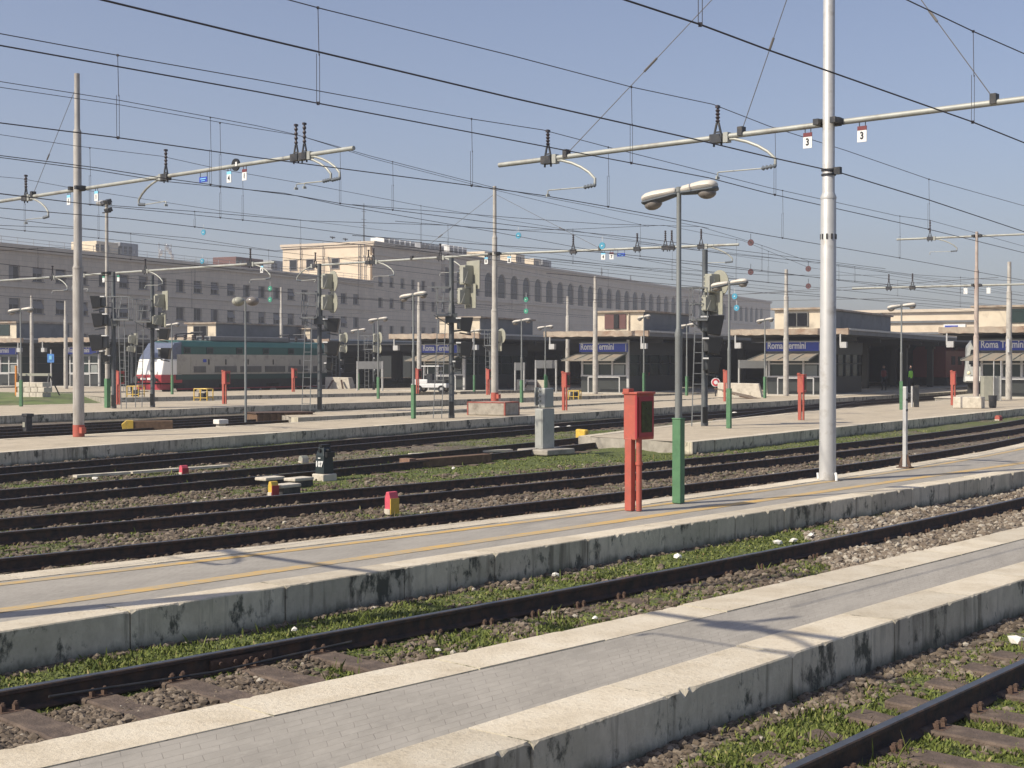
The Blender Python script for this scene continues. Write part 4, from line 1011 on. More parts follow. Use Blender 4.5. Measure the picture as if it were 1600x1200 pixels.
# train standing under the right hand canopies: dark red coach + pale nosed multiple unit
def coach(px, Y, L_, label, body, nose=False, cat='train', name='passenger_train'):
    a = at_depth(px, 567, Y); root = thing(name, label, cat, (a.x, a.y, RZ), CRZ); W = 2.8
    b = MB()
    pts = [(-W/2, .9), (W/2, .9), (W/2, 3.2), (W/2-.35, 3.65), (-W/2+.35, 3.65), (-W/2, 3.2)]; n = len(pts)
    if nose:
        b.v = [(x*.8, (0 if z < 1.6 else .25+(z-1.6)*.75), z) for x, z in pts]+[(x, 2.2, z) for x, z in pts]+[(x, L_, z) for x, z in pts]
        b.f = [tuple(range(n-1, -1, -1)), tuple(range(2*n, 3*n))]+[(i+k*n, (i+1) % n+k*n, n+(i+1) % n+k*n, n+i+k*n) for k in range(2) for i in range(n)]
    else:
        b.v = [(x, 0, z) for x, z in pts]+[(x, L_, z) for x, z in pts]; b.f = [tuple(range(n-1, -1, -1)), tuple(range(n, 2*n))]+[(i, (i+1) % n, n+(i+1) % n, n+i) for i in range(n)]
    b.build('body', body, root, smooth=nose, bevel=.12 if nose else .05)
    q = MB(); q.box(0, L_/2+.6, .55, 2.3, L_-2, .7); q.build('underframe', M_under, root, smooth=False)
    for k in range(int(L_/3)):
        for sx in (-1, 1):
            q = MB(); q.box(sx*(W/2+.01), 3+k*2.8, 2.35, .05, 1.5, .75); q.build('window', M_wglass, root, smooth=False)
    if nose:
        q = MB(); q.v = [(x, y, z) for y, z in ((.52, 2.05), (1.22, 3.0)) for x in (-.85, .85)]; q.f = [(0,1,3,2)]
        q.box(0, .83, 2.5, 1.7, .1, .95, tilt=Matrix.Rotation(R(-36), 4, 'X')); q.build('windscreen', M_wglass, root, smooth=False)
        for x in (-.75, .75): q = MB(); q.ell((x, 0, 1.5), (.12, .08, .12), 10, 6); q.build('headlight', mat('lamp_on', (.9,.85,.6), .3), root)
        q = MB(); q.box(0, -.03, 1.15, 1.9, .1, .3); q.build('skirt_band', M_white, root, smooth=False)
        q = MB(); q.box(.35, -.04, 1.5, .5, .06, .16); q.build('tail_lamp', M_signred, root, smooth=False)
    return root
coach(1533, 88, 40, 'pale grey train nose with a lit lamp emerging under the right canopy', M_traingrey, True)
coach(1452, 120, 60, 'dark red train in the shade under the canopy beside the right green lamp foot', M_trainred)
def person(px, py, Y, label, top, rz=0):
    b = G(px, py, PZ); p = at_depth(px, py, Y); root = thing('person', label, 'person', (p.x, p.y, PZ), rz)
    me = bpy.data.meshes.new('body'); J = [(0,0,.95),(0,0,1.2),(0,0,1.42),(0,0,1.55),(0,-.02,1.68),(-.19,0,1.4),(-.25,0,1.12),(-.22,-.1,.88),(.19,0,1.4),(.26,0,1.12),(.2,-.12,.9),(-.1,0,.9),(-.12,-.03,.5),(-.12,.02,.08),(-.12,-.14,.04),(.1,0,.9),(.12,.08,.5),(.12,.16,.08),(.12,.02,.04)]
    E = [(0,1),(1,2),(2,3),(3,4),(2,5),(5,6),(6,7),(2,8),(8,9),(9,10),(0,11),(11,12),(12,13),(13,14),(0,15),(15,16),(16,17),(17,18)]
    rad = [.15,.14,.15,.06,.10,.07,.05,.04,.07,.05,.04,.10,.07,.05,.04,.10,.07,.05,.04]
    me.from_pydata(J, E, []); o = bpy.data.objects.new('body', me); COL.objects.link(o); o.parent = root
    sk = o.modifiers.new('skin', 'SKIN')
    for v, r in zip(me.skin_vertices[0].data if me.skin_vertices else [], rad): v.radius = (r, r)
    o.modifiers.new('sub', 'SUBSURF').levels = 1; me.materials.append(M_cloth)
    q = MB(); q.lathe([(.17,.98),(.2,1.1),(.21,1.3),(.2,1.43),(.08,1.5)], 12, (0,0,0), Matrix.Scale(.75, 4, Vector((0,1,0)))); q.build('vest', top, root)
    q = MB(); q.ell((0,-.02,1.7), (.085,.1,.12), 12, 8); q.build('head', M_skin, root)
    q = MB(); q.ell((0,.015,1.74), (.09,.1,.10), 12, 8); q.build('hair', M_black, root)
person(1422, 600, 93, 'person in a bright green safety vest standing in the shade under the canopy', M_hiviz, .5)
person(1381, 600, 100, 'person in a red top far in the shade left of the green vest', M_trainred, -.4)
# ================================================================== CATENARY MASTS WITH CROSSARMS
def on_line(px, P, d):
    """distance t along plan line P+d t that is seen at picture column px"""
    r = (px-800)/FPX
    return (r*P.y-P.x)/(d.x-r*d.y)
def rib_ins(mb, a, b, r, n=4, seg=10):
    a, b = Vector(a), Vector(b); pts = []; rs = []
    for i in range(n*2+1): pts.append(a.lerp(b, i/(n*2))); rs.append(r if i % 2 else r*.45)
    mb.tube(pts, rs, seg)
def insulator(parent, x, z=0, m=None, s=1, tall=.56):
    b = MB(); b.bar((x-.10, 0, -.05), (x-.02, 0, .27), .03, .03); b.bar((x+.10, 0, -.05), (x+.02, 0, .27), .03, .03); b.bar((x-.07,0,.1), (x+.07,0,.1), .025, .025); b.box(x, 0, -.02, .26, .16, .16); b.cyl((x-.08,0,-.16), (x-.08,0,0), .02, n=6); b.cyl((x+.08,0,-.16), (x+.08,0,0), .02, n=6)
    o = b.build('insulator_bracket', M_dark, parent, loc=(0, 0, z)); q = MB(); rib_ins(q, (x, 0, .27), (x, 0, tall-.04), .046, 4); q.cyl((x, 0, tall-.05), (x, 0, tall+.03), .022, n=6); q.box(x, 0, tall, .05, .09, .05)
    q.build('insulator', M_ins, o)
def steady_arm(parent, x, z=0, sg=1, L_=1.2, drop=-.73, m=None):
    f = lambda a, c: (x+sg*a, 0, c)
    b = MB(); b.tube([f(.12,-.04), f(.35,-.06), f(.62,-.14), f(.85,-.24), f(1.05*L_/1.2,-.36), f(L_,-.50), f(L_,-.60)], .028, 8); b.box(x+sg*.2, 0, -.02, .1, .13, .18)
    o = b.build('steady_arm', m or M_beam, parent, loc=(0, 0, z))
    q = MB(); rib_ins(q, f(L_+.02, -.62), f(L_-.28, -.645), .046, 4); q.build('arm_insulator', M_insg, o)
    q = MB(); q.tube([f(L_-.26, -.645), f(.04, drop+.10), f(0, drop+.09), f(0, drop)], .013, 6); q.box(x, 0, drop+.0, .03, .09, .05); q.build('registration_arm', M_beam, o)
def plate(parent, x, z, top, num, w=.17, h=.27):
    b = MB()
    for q in (-.055, .055): b.bar((x+q, 0, 0), (x+q, 0, -.16), .012, .012)
    o = b.build('plate_hanger', M_dark, parent, loc=(0, 0, z)); c = MB(); c.box(x, -.01, -.11-h*.64, w, .014, h*.72); pl = c.build('number_plate', M_white, o, smooth=False)
    c = MB(); c.box(x, -.01, -.11-h*.14, w, .014, h*.26); c.build('plate_top', top, pl, smooth=False)
    if num: text(num, h*.62, M_black, pl, (x, -.022, -.11-h*.62), (R(90), 0, 0), .002, 'numeral', .004, xs=.85)
def mast(px, py, pytop, label, zbase=PZ, prof=None, m=M_conc_pole, arms=(), foot=None, zt=None, name='catenary_mast', cat='mast', Y=None, group='catenary masts'):
    p = G(px, py, zbase) if Y is None else at_depth(px, py, Y)
    if Y is not None: p.z = zbase
    rz = 0
    if arms: rz = math.atan2(arms[0]['d'].y, arms[0]['d'].x)
    root = thing(name, label, cat, (p.x, p.y, zbase), rz, group)
    H = (zat(pytop, p.y, px) if zt is None else zt)-zbase
    prof = prof or [(.13, 0), (.12, .45), (.095, .46), (.085, .8), (.065, .81), (.06, 1)]
    b = MB(); b.lathe([(r, t*H) for r, t in prof], 20); b.build('pole', m, root)
    for i in range(len(prof)-1):
        if abs(prof[i][1]-prof[i+1][1]) < .03 and prof[i][0] > prof[i+1][0]: c = MB(); c.lathe([(prof[i][0]+.004, prof[i][1]*H-.03), (prof[i][0]+.008, prof[i][1]*H), (prof[i+1][0]+.002, prof[i][1]*H+.08)], 20); c.build('pole_joint', m, root)
    if foot: 
        c = MB(); c.lathe([(prof[0][0]+.006, 0), (prof[0][0]+.006, foot[1])], 20); c.box(prof[0][0]+.05, 0, foot[1]*.55, .12, .14, foot[1]*.5); c.build('foot_band', foot[0], root)
    for a in arms:
        d = a['d'].normalized(); P2 = Vector((p.x, p.y, 0)); zb = a['z']+CAMH-zbase
        ang = math.atan2(d.y, d.x)-rz
        x0, x1 = on_line(a['px'][0], P2, d), on_line(a['px'][1], P2, d)
        e = bpy.data.objects.new('crossarm', None)
        b = MB(); b.tube([(x0, .16, 0), (x1, .16, 0)], a.get('r', .05), 10)
        arm = b.build('crossarm', M_beam, root, loc=(0, 0, zb)); arm.rotation_euler.z = ang
        q = MB()
        if x0 < 0 < x1: q.box(0, .08, 0, .34, .12, .14); q.box(-.16, 0, 0, .10, .34, .10); q.box(.16, 0, 0, .10, .34, .10); q.build('arm_clamp', M_dark, arm, smooth=False)
        for k, it in enumerate(a.get('ins', ())):
            t = on_line(it[0], P2, d); h = bpy.data.objects.new('insulator_set', None)
            sub = arm; ins_at(root, t, zb, ang, it)
        for it in a.get('plates', ()):
            t = on_line(it[0], P2, d); plate_at(root, t, zb, ang, it)
        for t_px in a.get('stays', ()):
            t = on_line(t_px, P2, d); b = MB(); tz = H-a.get('stay_top', .3)-zb
            b.tube([(0, 0, tz), (t*math.cos(0), .16, .05)], .008, 5); b.cyl((t*.62, .10, tz+(.05-tz)*.62), (t*.67, .107, tz+(.05-tz)*.67), .022, n=6); s = b.build('stay_rod', M_wire2, root, loc=(0, 0, zb)); s.rotation_euler.z = ang
            b = MB(); b.box(t, .16, .06, .10, .14, .16); s = b.build('stay_clamp', M_dark, root, loc=(0, 0, zb), smooth=False); s.rotation_euler.z = ang
    return root, p, H, rz
def place(o, zb, ang): o.location = (-.16*math.sin(ang), .16*math.cos(ang), zb); o.rotation_euler.z = ang
def ins_at(root, t, zb, ang, it):
    n0 = len(root.children)
    before = set(root.children)
    if 'i' in it[1]: insulator(root, t, 0, tall=it[2] if len(it) > 2 else .56)
    if 'r' in it[1]: steady_arm(root, t, 0, 1, drop=it[3] if len(it) > 3 else -.73)
    if 'l' in it[1]: steady_arm(root, t, 0, -1, drop=it[3] if len(it) > 3 else -.73)
    for o in set(root.children)-before: place(o, zb, ang)
def plate_at(root, t, zb, ang, it):
    before = set(root.children)
    if it[1] == 'board':
        b = MB(); b.box(t, -.01, -.22, .32, .015, .13); o = b.build('name_board', M_blue, root, smooth=False); c = MB(); c.box(t, -.022, -.20, .22, .006, .02); c.box(t, -.022, -.25, .16, .006, .015); c.build('board_lettering', M_ltblue, o, smooth=False)
        b = MB(); b.bar((t-.14,0,0), (t-.14,0,-.16), .012,.012); b.bar((t+.14,0,0), (t+.14,0,-.16), .012,.012); b.build('board_hanger', M_dark, o)
    elif it[1] == 'disc':
        b = MB(); b.cyl((t, -.04, .02), (t, .0, .02), .15, n=20); o = b.build('marker_disc', M_black, root); b = MB(); b.box(t+.06, -.05, .03, .06, .02, .1); b.build('disc_patch', M_white, o, smooth=False)
    else: plate(root, t, 0, it[1], it[2])
    for o in set(root.children)-before: place(o, zb, ang)
dA = Vector((.75, -.66, 0)); dM = Vector((.78, -.626, 0)); dR = Vector((.896, -.443, 0))
big = [(.143, 0), (.130, .455), (.105, .46), (.098, .79), (.072, .80), (.062, 1)]
m2 = mast(1293, 750, 0, 'large silver pole on the yellow striped platform, carrying two number 3 plates', prof=big, m=M_galv, zt=10.9,
    arms=[dict(d=dA, z=4.10, px=(772, 1850), ins=[(848,'ir'),(1113,'ir'),(1790,'ir')], plates=[(1254, M_maroon, '3'),(1339, M_maroon, '3')], stays=(877, 1150, 1545))], name='catenary_mast')
b = MB(); zc = zat(270, m2[1].y, 1300)-PZ; b.lathe([(.125, zc-.05), (.125, zc-.02)], 16); b.lathe([(.125, zc+.03), (.125, zc+.06)], 16); b.box(.16, 0, zc+.02, .14, .08, .12); b.build('feeder_clamp', M_dark, m2[0])
b = MB(); zc = zat(370, m2[1].y, 1300)-PZ
for k in range(10): a = k*.628; b.box(.125*math.cos(a), .125*math.sin(a), zc, .03, .03, .09, a)
b.build('bolt_ring', M_dark, m2[0]); b = MB(); b.tube([(-.16,-.05,.12), (-.15,-.05,.02)], .02, 6); b.tube([(.17,-.03,.13), (.2,-.06,.06), (.2,-.06,0)], .022, 6); b.build('earth_lug', M_white, m2[0])
m1 = mast(123, 682, 115, 'grey pole with a red painted foot at the left, topped by a short dark stub', prof=[(.150,0),(.140,.465),(.112,.475),(.105,.84),(.075,.85),(.072,1)],
    arms=[dict(d=dA, z=4.73, px=(-110, 545), ins=[(34,'ir',.62),(252,'il',.66),(455,'ir',.72),(468,'ir',.72)], plates=[(101, M_ltblue, '1'),(144, M_ltblue, '1'),(351, M_ltblue, '4'),(375, M_maroon, '1'),(311,'board'),(362,'disc')], stays=(45,))], foot=(M_red, .32))
mast(773, 623, 291, 'pole with a red foot standing on the red edged concrete block in the middle', zbase=.80, Y=55.5, prof=[(.145,0),(.135,.42),(.108,.43),(.10,.76),(.075,.77),(.07,1)], m=M_concp2,
    arms=[dict(d=dM, z=4.35, px=(484, 775), ins=[(489,'il',.55),(572,'i',.5),(580,'ir',.55),(684,'ir',.55)], plates=[(756, M_ltblue, '8')], stays=(640,)),
          dict(d=dR, z=4.35, px=(775, 1152), ins=[(893,'i',.6),(993,'i',.55),(1037,'i',.6),(1047,'i',.6),(1093,'ir',.6)], plates=[(793, M_ltblue, '8'),(940, M_ltblue, '4'),(953, M_maroon, '7'),(968,'board')], stays=(935,))], foot=(M_red, .34))
mast(168, 637, 316, 'tall slim mast with floodlights on top and a green foot, left of the first signal', prof=[(.10,0),(.095,.5),(.08,.51),(.07,1)], m=M_concp2,
    arms=[dict(d=dM, z=4.0, px=(-60, 425), ins=[(78,'ir',.5),(133,'l',.5),(223,'ir',.5),(387,'ir',.6)], plates=[(158, M_gdisc, ''),(181, M_gdisc, ''),(405, M_ltblue, '4')])])
mast(1525, 617, 362, 'rust stained pole standing on the bare concrete block at the right', zbase=.82, Y=62.8, prof=[(.13,0),(.125,.36),(.10,.37),(.095,.76),(.07,.77),(.065,1)], m=mat('pole_pinkish', (.42,.355,.31), .8, 0, .2, 2, stain=(.28,.18,.15), stain_amt=.5, stain_scale=2, streak=True),
    arms=[dict(d=Vector((.88,-.47,0)), z=5.72, px=(1399, 1680), ins=[(1451,'ir',.8)]), dict(d=Vector((.88,-.47,0)), z=3.5, px=(1330, 1680), ins=[(1387,'i',.6),(1424,'i',.6)], plates=[(1507, M_white, ''),(1543, M_white, '')])])
band = [(.17,0),(.16,.45),(.145,.46),(.14,.78),(.11,.79),(.10,1)]
mast(930, 611, 432, 'grey banded concrete pole in front of the kiosk with the brown doored cabin', Y=90, prof=band, m=M_concp2)
mast(1228, 616, 421, 'slim concrete pole in front of the kiosk next to the large near pole', Y=84.5, prof=band, m=M_concp2)
mast(655, 600, 441, 'pale concrete pole just right of the square topped lamp near the platform tug', Y=97, prof=band, m=M_concp2)
mast(1576, 622, 409, 'concrete pole with a white strip sign at the right edge of the picture', Y=76, prof=band, m=M_concp2)
mast(440, 603, 449, 'pale concrete pole rising behind the locomotive roof', Y=118, prof=band, m=M_concp2)
mast(103, 600, 470, 'thin concrete pole just left of the red footed pole, far back', Y=108, prof=band, m=M_concp2)
mast(50, 600, 462, 'thin concrete pole at the far left behind the twin lamps', Y=112, prof=band, m=M_concp2)
mast(887, 600, 463, 'short thin pole in front of the arcade left of the banded pole', Y=100, prof=band, m=M_concp2)
# mast outside the picture on the left: its shadow and that of its crossarm fall on the near platforms
pm = Vector((-6.9, 9.45, PZ))
root = thing('catenary_mast', 'silver pole beyond the left edge whose shadow falls on the two near platforms', 'mast', pm, math.atan2(dA.y, dA.x), 'catenary masts')
b = MB(); b.lathe([(r, t*10.4) for r, t in big], 20); b.build('pole', M_galv, root)
b = MB(); b.tube([(-6.5,.16,0), (4.6,.16,0)], .05, 10); b.build('crossarm', M_beam, root, loc=(0,0,6.1))
for t, k in ((-3.1,'ir'), (3.4,'ir')): ins_at(root, t, 6.1, 0, (0, k))

# ================================================================== OVERHEAD LINES
def path_at_px(C, px):
    cols = np.array([800+FPX*q.x/q.y for q in C]); ys = np.array([q.y for q in C]); 
    for i in range(len(C)-1):
        if cols[i] <= px <= cols[i+1] or (i == 0 and px < cols[0]) or (i == len(C)-2 and px > cols[-1]):
            d = C[i+1]-C[i]; t = on_line(px, C[i], d); q = C[i]+d*t; return q
    return C[-1]
def line(label, cpx, mpx=None, zc=3.37, drops=(), r=.011, ext=(6, 12), name='overhead_line', group='overhead wires'):
    root = thing(name, label, 'overhead wire', (0,0,0), 0, group)
    C = [G(a, b_, CAMH+zc) for a, b_ in cpx]
    e0 = (C[0]-C[1]).normalized()*ext[0]; e1 = (C[-1]-C[-2]).normalized()*ext[1]
    Cx = [C[0]+e0]+C+[C[-1]+e1]
    b = MB(); b.tube(Cx, r*.72, 5); b.build('contact_wire' if mpx else 'wire', M_wire, root)
    if mpx:
        M = []
        for a, b_ in mpx:
            q = path_at_px(C, a); M.append(Vector((q.x, q.y, CAMH+(ray(a, b_).z/ray(a, b_).y)*q.y)))
        def ex(p, q, L_):
            d = p-q; d = Vector((d.x, d.y, d.z*.3)).normalized(); return p+d*L_
        Mx = [ex(M[0], M[1], ext[0])]+M+[ex(M[-1], M[-2], ext[1])]
        b = MB(); b.tube(Mx, r*.62, 5); b.build('messenger_wire', M_wire, root)
        for d in drops:
            q = path_at_px(C, d); 
            cols = [800+FPX*p.x/p.y for p in M]; zs = [p.z for p in M]; zt = float(np.interp(d, cols, zs))
            b = MB(); b.tube([(q.x, q.y, zt), (q.x+.012, q.y, zt-(zt-q.z)*.5)], .005, 4); b.tube([(q.x+.02, q.y, zt-(zt-q.z)*.48), (q.x+.02, q.y, q.z)], .004, 4); b.tube([(q.x-.02, q.y, zt-(zt-q.z)*.48), (q.x-.02, q.y, q.z)], .004, 4)
            b.box(q.x, q.y, q.z, .035, .035, .04); b.box(q.x, q.y, zt, .03, .03, .03); b.build('dropper', M_wire, root)
    return root
line('wire pair over the gap between the two near platforms, highest one at the top right', [(977,0),(1093,38),(1200,78),(1518,190),(1600,223)], [(1415,0),(1518,49),(1600,85)], drops=(1093, 1518), r=.014)
line('wire pair hung from the right insulator of the large silver pole crossarm', [(0,71),(400,143),(800,219),(1108,278),(1200,302),(1450,358),(1600,395)], [(453,0),(505,14),(800,87),(986,136),(1113,163),(1200,197),(1320,235),(1450,280),(1600,322)], drops=(498, 986, 1210, 1450), r=.0125)
line('wire pair hung from the left insulator of the large silver pole crossarm', [(0,192),(183,215),(400,246),(736,290),(846,305),(950,323),(1200,368),(1400,402),(1600,438)], [(0,52),(189,87),(400,124),(738,186),(848,203),(950,230),(1200,293),(1400,337),(1451,344),(1600,385)], drops=(186, 737, 950, 1222, 1405), r=.0125)
line('single feeder wire clamped to the large silver pole', [(160,0),(400,58),(800,153),(1087,218),(1200,245),(1313,270),(1450,312),(1600,362)], zc=3.25, r=.015)
line('wire pair from the right insulators of the red footed pole, right one', [(0,243),(150,262),(253,278),(400,298),(465,306),(532,318),(613,328),(800,352),(1000,372),(1160,392)], [(0,127),(190,157),(400,196),(458,209),(580,244),(775,294)], zc=3.95, drops=(330, 532, 614), r=.012)
line('wire pair from the right insulators of the red footed pole, left one', [(0,246),(150,266),(253,283),(445,302),(533,321),(770,362),(1000,405)], [(0,136),(190,164),(390,199),(469,212),(580,247),(778,298)], zc=3.95, drops=(345,), r=.011)
line('wire pair from the middle insulator of the red footed pole', [(0,303),(160,322),(267,332),(400,346),(600,372),(800,397),(1100,430)], [(0,210),(120,228),(253,244),(343,264),(493,290),(660,322),(800,345),(1050,385)], zc=3.95, drops=(142, 345, 380, 658), r=.011)
line('wire pair from the left insulator of the red footed pole', [(0,357),(42,361),(153,372),(300,388),(400,398),(600,420),(900,455)], [(0,276),(34,279),(115,294),(343,329),(480,345),(700,372),(900,402)], zc=3.95, drops=(40, 155, 470), r=.011)
line('single wire from the middle pole top towards the right insulators', [(778,296),(930,345),(1000,370),(1110,392)], zc=5.5, r=.011, ext=(0, 3))
line('single wire from the middle pole top to the right', [(778,297),(940,322),(1050,346),(1200,368),(1320,395),(1600,452)], zc=5.0, r=.011, ext=(0, 12))
# further lines, sagging between the masts far back
far = [
 ('first far wire pair above the office wing, left', [(0,325),(200,342),(400,366),(620,388),(893,421),(1200,452),(1500,484)], [(0,302),(130,318),(300,330),(480,345),(700,352),(893,366),(1200,402),(1500,440)], 3.7, (305, 700, 1050, 1290)),
 ('second far wire pair above the office wing', [(0,385),(200,405),(400,423),(578,440),(800,460),(1093,478)], [(0,352),(120,357),(300,372),(430,392),(578,378),(800,405),(1093,437)], 3.5, (205, 420, 690, 950)),
 ('third far wire pair crossing in front of the small square windows', [(0,412),(220,437),(400,452),(684,478),(900,495)], [(0,392),(90,386),(223,402),(450,420),(684,398),(900,440)], 3.5, (60, 305, 560, 800)),
 ('fourth far wire pair, just over the canopy roofs at the left', [(0,462),(133,470),(387,487),(700,505)], [(0,430),(133,436),(387,420),(700,470)], 3.3, (200, 300, 500)),
 ('far wire pair through the double insulators of the middle crossarm', [(800,402),(1037,425),(1263,448),(1500,472),(1600,480)], [(800,360),(900,358),(1037,352),(1160,376),(1263,418),(1500,452),(1600,462)], 3.7, (895, 1150, 1200, 1402)),
 ('far wire pair through the right insulator of the middle crossarm', [(800,385),(960,396),(1093,410),(1263,432),(1600,475)], [(800,340),(940,350),(1093,354),(1173,378),(1263,408),(1600,458)], 3.7, (1000, 1190, 1310)),
 ('low far wire pair between the lower insulators of the right pole', [(1000,440),(1200,458),(1387,470),(1600,487)], [(1000,418),(1200,430),(1387,430),(1600,462)], 3.0, (1100, 1290, 1500)),
 ('low far wire pair right of the large silver pole', [(1150,420),(1300,436),(1424,448),(1600,470)], [(1150,398),(1300,412),(1424,429),(1600,440)], 3.2, (1335, 1500)),
]
for lab, c, m_, z, d in far: line(lab, c, m_, zc=z, drops=d, r=.013)
for lab, c, z in (('thin single wire from the top left edge down to the middle pole', [(0,430),(300,447),(600,468),(1000,500)], 3.3), ('thin single wire low over the middle canopies', [(300,505),(600,487),(900,470),(1100,462)], 3.2),
                  ('thin single wire passing low over the right canopies', [(1200,470),(1400,466),(1600,482)], 3.1), ('thin single wire over the office wing, second from the roof line', [(0,340),(300,378),(600,412),(800,436)], 4.5),
                  ('thin single wire that rises over the arcade to the right', [(620,470),(800,478),(1000,470),(1230,455)], 3.3)): line(lab, c, zc=z, r=.012)
# coloured marker discs clipped to the wires
def marker(px, py, Y, m, label, r=.13, name='wire_marker', string=True):
    p = at_depth(px, py, Y); t = thing(name, label, 'marker disc', p, -.6, 'marker discs on the wires')
    b = MB(); b.cyl((0,-.015,0), (0,.015,0), r, n=18); b.build('disc', m, t); b = MB(); b.cyl((0,-.03,0), (0,.03,0), r*.2, n=10); b.tube([(0,0,r), (0,0,r+.22)], .01, 4); b.build('clip', M_white if m is not M_bdisc else M_dark, t)
for a in [(318,363,62,M_cyan,'blue disc on the wires above the antenna rack, upper of two'),(316,408,70,M_cyan,'blue disc on the wires by the office wing roof, lower of two'),(810,368,58,M_cyan,'turquoise disc hanging right of the middle pole'),(941,384,52,M_cyan,'pale blue disc on the middle crossarm above a number plate'),
          (1173,379,55,M_bdisc,'brown disc on a far wire, upper one left of the large pole'),(1173,425,60,M_bdisc,'brown disc on a far wire above the second lamp'),(1263,420,62,M_bdisc,'brown disc against the large pole, upper of two'),(1263,447,66,M_bdisc,'brown disc against the large pole, lower of two'),
          (422,451,70,M_gdisc,'green disc in front of the office windows, upper of two'),(422,468,70,M_gdisc,'green disc in front of the office windows, lower of two'),(822,468,70,M_gdisc,'green disc before the arcade, upper of two'),(822,486,70,M_gdisc,'green disc before the arcade, lower of two'),
          (1148,463,60,M_cyan,'blue disc beside the signal with the round board, upper of two'),(1151,481,60,M_cyan,'blue disc beside the signal with the round board, lower of two')]: marker(*a, .13)

# ================================================================== TWIN LAMPS
def lamp_proto():
    root = thing('platform_lamp', '', 'lamp', (0,0,0), 0, 'twin headed platform lamps')
    b = MB(); b.lathe([(.052,0),(.052,2.36),(.06,2.40),(.036,2.50),(.034,4.42),(.045,4.43),(.045,4.50)], 14); b.build('pole', M_lamppole, root)
    b = MB(); b.box(0,0,.60,.135,.135,1.2); b.box(0,0,1.205,.15,.15,.02); b.build('foot_sleeve', M_green, root, smooth=False, bevel=.012)
    for s in (-1, 1):
        def sw(secs):   # sections: (x, half width, z bottom, z top)
            mb = MB(); K = 12
            for x, hw, zb, zt in secs:
                for k in range(K):
                    a = 2*math.pi*k/K; c, q = math.cos(a), math.sin(a)
                    mb.v.append((s*x*.76, hw*c*.95, (zt+zb)/2+(zt-zb)/2*q*.86))
            for i in range(len(secs)-1):
                for k in range(K): mb.f.append((i*K+k, i*K+(k+1) % K, (i+1)*K+(k+1) % K, (i+1)*K+k))
            mb.f.append(tuple(range(K))); mb.f.append(tuple((len(secs)-1)*K+k for k in range(K-1, -1, -1))); return mb
        tl = Matrix.Translation((0,0,4.46)) @ Matrix.Rotation(R(13 if s < 0 else 2)*(-1), 4, 'Y') @ Matrix.Translation((0,0,-4.46)) if s < 0 else Matrix.Identity(4)
        def fin(mb, n, m_, par): mb.v = [tuple(tl @ Vector(v)) for v in mb.v]; return mb.build(n, m_, par)
        head = fin(sw([(.06,.05,4.42,4.50),(.09,.075,4.40,4.525),(.30,.10,4.40,4.555),(.50,.135,4.40,4.58),(.66,.14,4.405,4.58),(.745,.11,4.42,4.56),(.785,.05,4.455,4.52)]), 'lamp_head', M_lampcap, root)
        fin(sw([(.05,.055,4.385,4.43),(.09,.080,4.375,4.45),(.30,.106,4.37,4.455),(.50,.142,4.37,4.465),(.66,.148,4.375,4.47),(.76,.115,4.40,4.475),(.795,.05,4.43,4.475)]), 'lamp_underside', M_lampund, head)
        mb = MB(); mb.ell((s*.445, 0, 4.385), (.135,.12,.085), 14, 8); fin(mb, 'lamp_glass', M_lampglass, head)
    b = MB(); b.box(0,0,4.44,.12,.05,.06); b.build('head_bracket', M_lampund, root)
    return root
LP = lamp_proto(); first = True
lamps = [(1060,786,-.62,'tallest nearest twin lamp with a green foot, right of the red box',1),(1139,669,-.55,'twin lamp with a green foot on the sloping platform, right of the ladder mast',1),(646,654,-.6,'twin lamp with a green foot beside the second signal mast',1),
 (815,629,-.75,'twin lamp with a green foot right of the red edged concrete block',.93),(33,635,-.1,'twin lamp with a green foot at the far left on the grassy bank side',1),(1408,640,-.35,'twin lamp with a green foot behind the thin right post',1),(591,623,-.4,'twin lamp with a green foot, right one of the pair before the dark canopies',1),
 (560,609,-.3,'twin lamp with a green foot, left one of the pair before the dark canopies',1),(852,613,-.5,'twin lamp with a green foot directly behind the grey cabinet',1),(1006,612,-1.0,'lamp with a green foot above the red near box',1.12),(1073,618,-.9,'lamp with a pinkish head left of the tall ladder',.97),
 (1195,622,-.9,'lamp with a green foot in front of the kiosk left of the large pole',1),(269,616,-.5,'lamp with a green foot in front of the locomotive',1),(741,612,-.6,'lamp with a green foot just left of the middle pole',.95),(44,601,-.2,'small far twin lamp behind the first lamp at the left edge',.95)]
for px, py, rz, lab, s in lamps:
    o = LP if first else copy_tree(LP); first = False
    p = G(px, py, PZ)
    if px == 1006: p = at_depth(px, py, 90); p.z = PZ
    o.location = p; o.rotation_euler = (0, 0, rz); o.scale = (1, 1, s); o['label'] = lab
# plain globe lamp without sleeve
p = G(384, 662, .1); t = thing('platform_lamp', 'thin grey lamp post with two round heads, left of the brown boards', 'lamp', p, -.5)
H = zat(470, p.y, 384)-p.z
b = MB(); b.lathe([(.045,0),(.045,H*.5),(.035,H*.51),(.033,H)], 12); b.build('pole', M_lamppole, t)
for s in (-1, 1):
    b = MB(); b.ell((s*.33, 0, H-.02), (.24,.24,.17), 14, 8); h = b.build('lamp_head', M_lampglass if s > 0 else M_cream, t); b = MB(); b.bar((0,0,H-.02), (s*.3,0,H+.05), .04, .04); b.build('arm', M_dark, h)

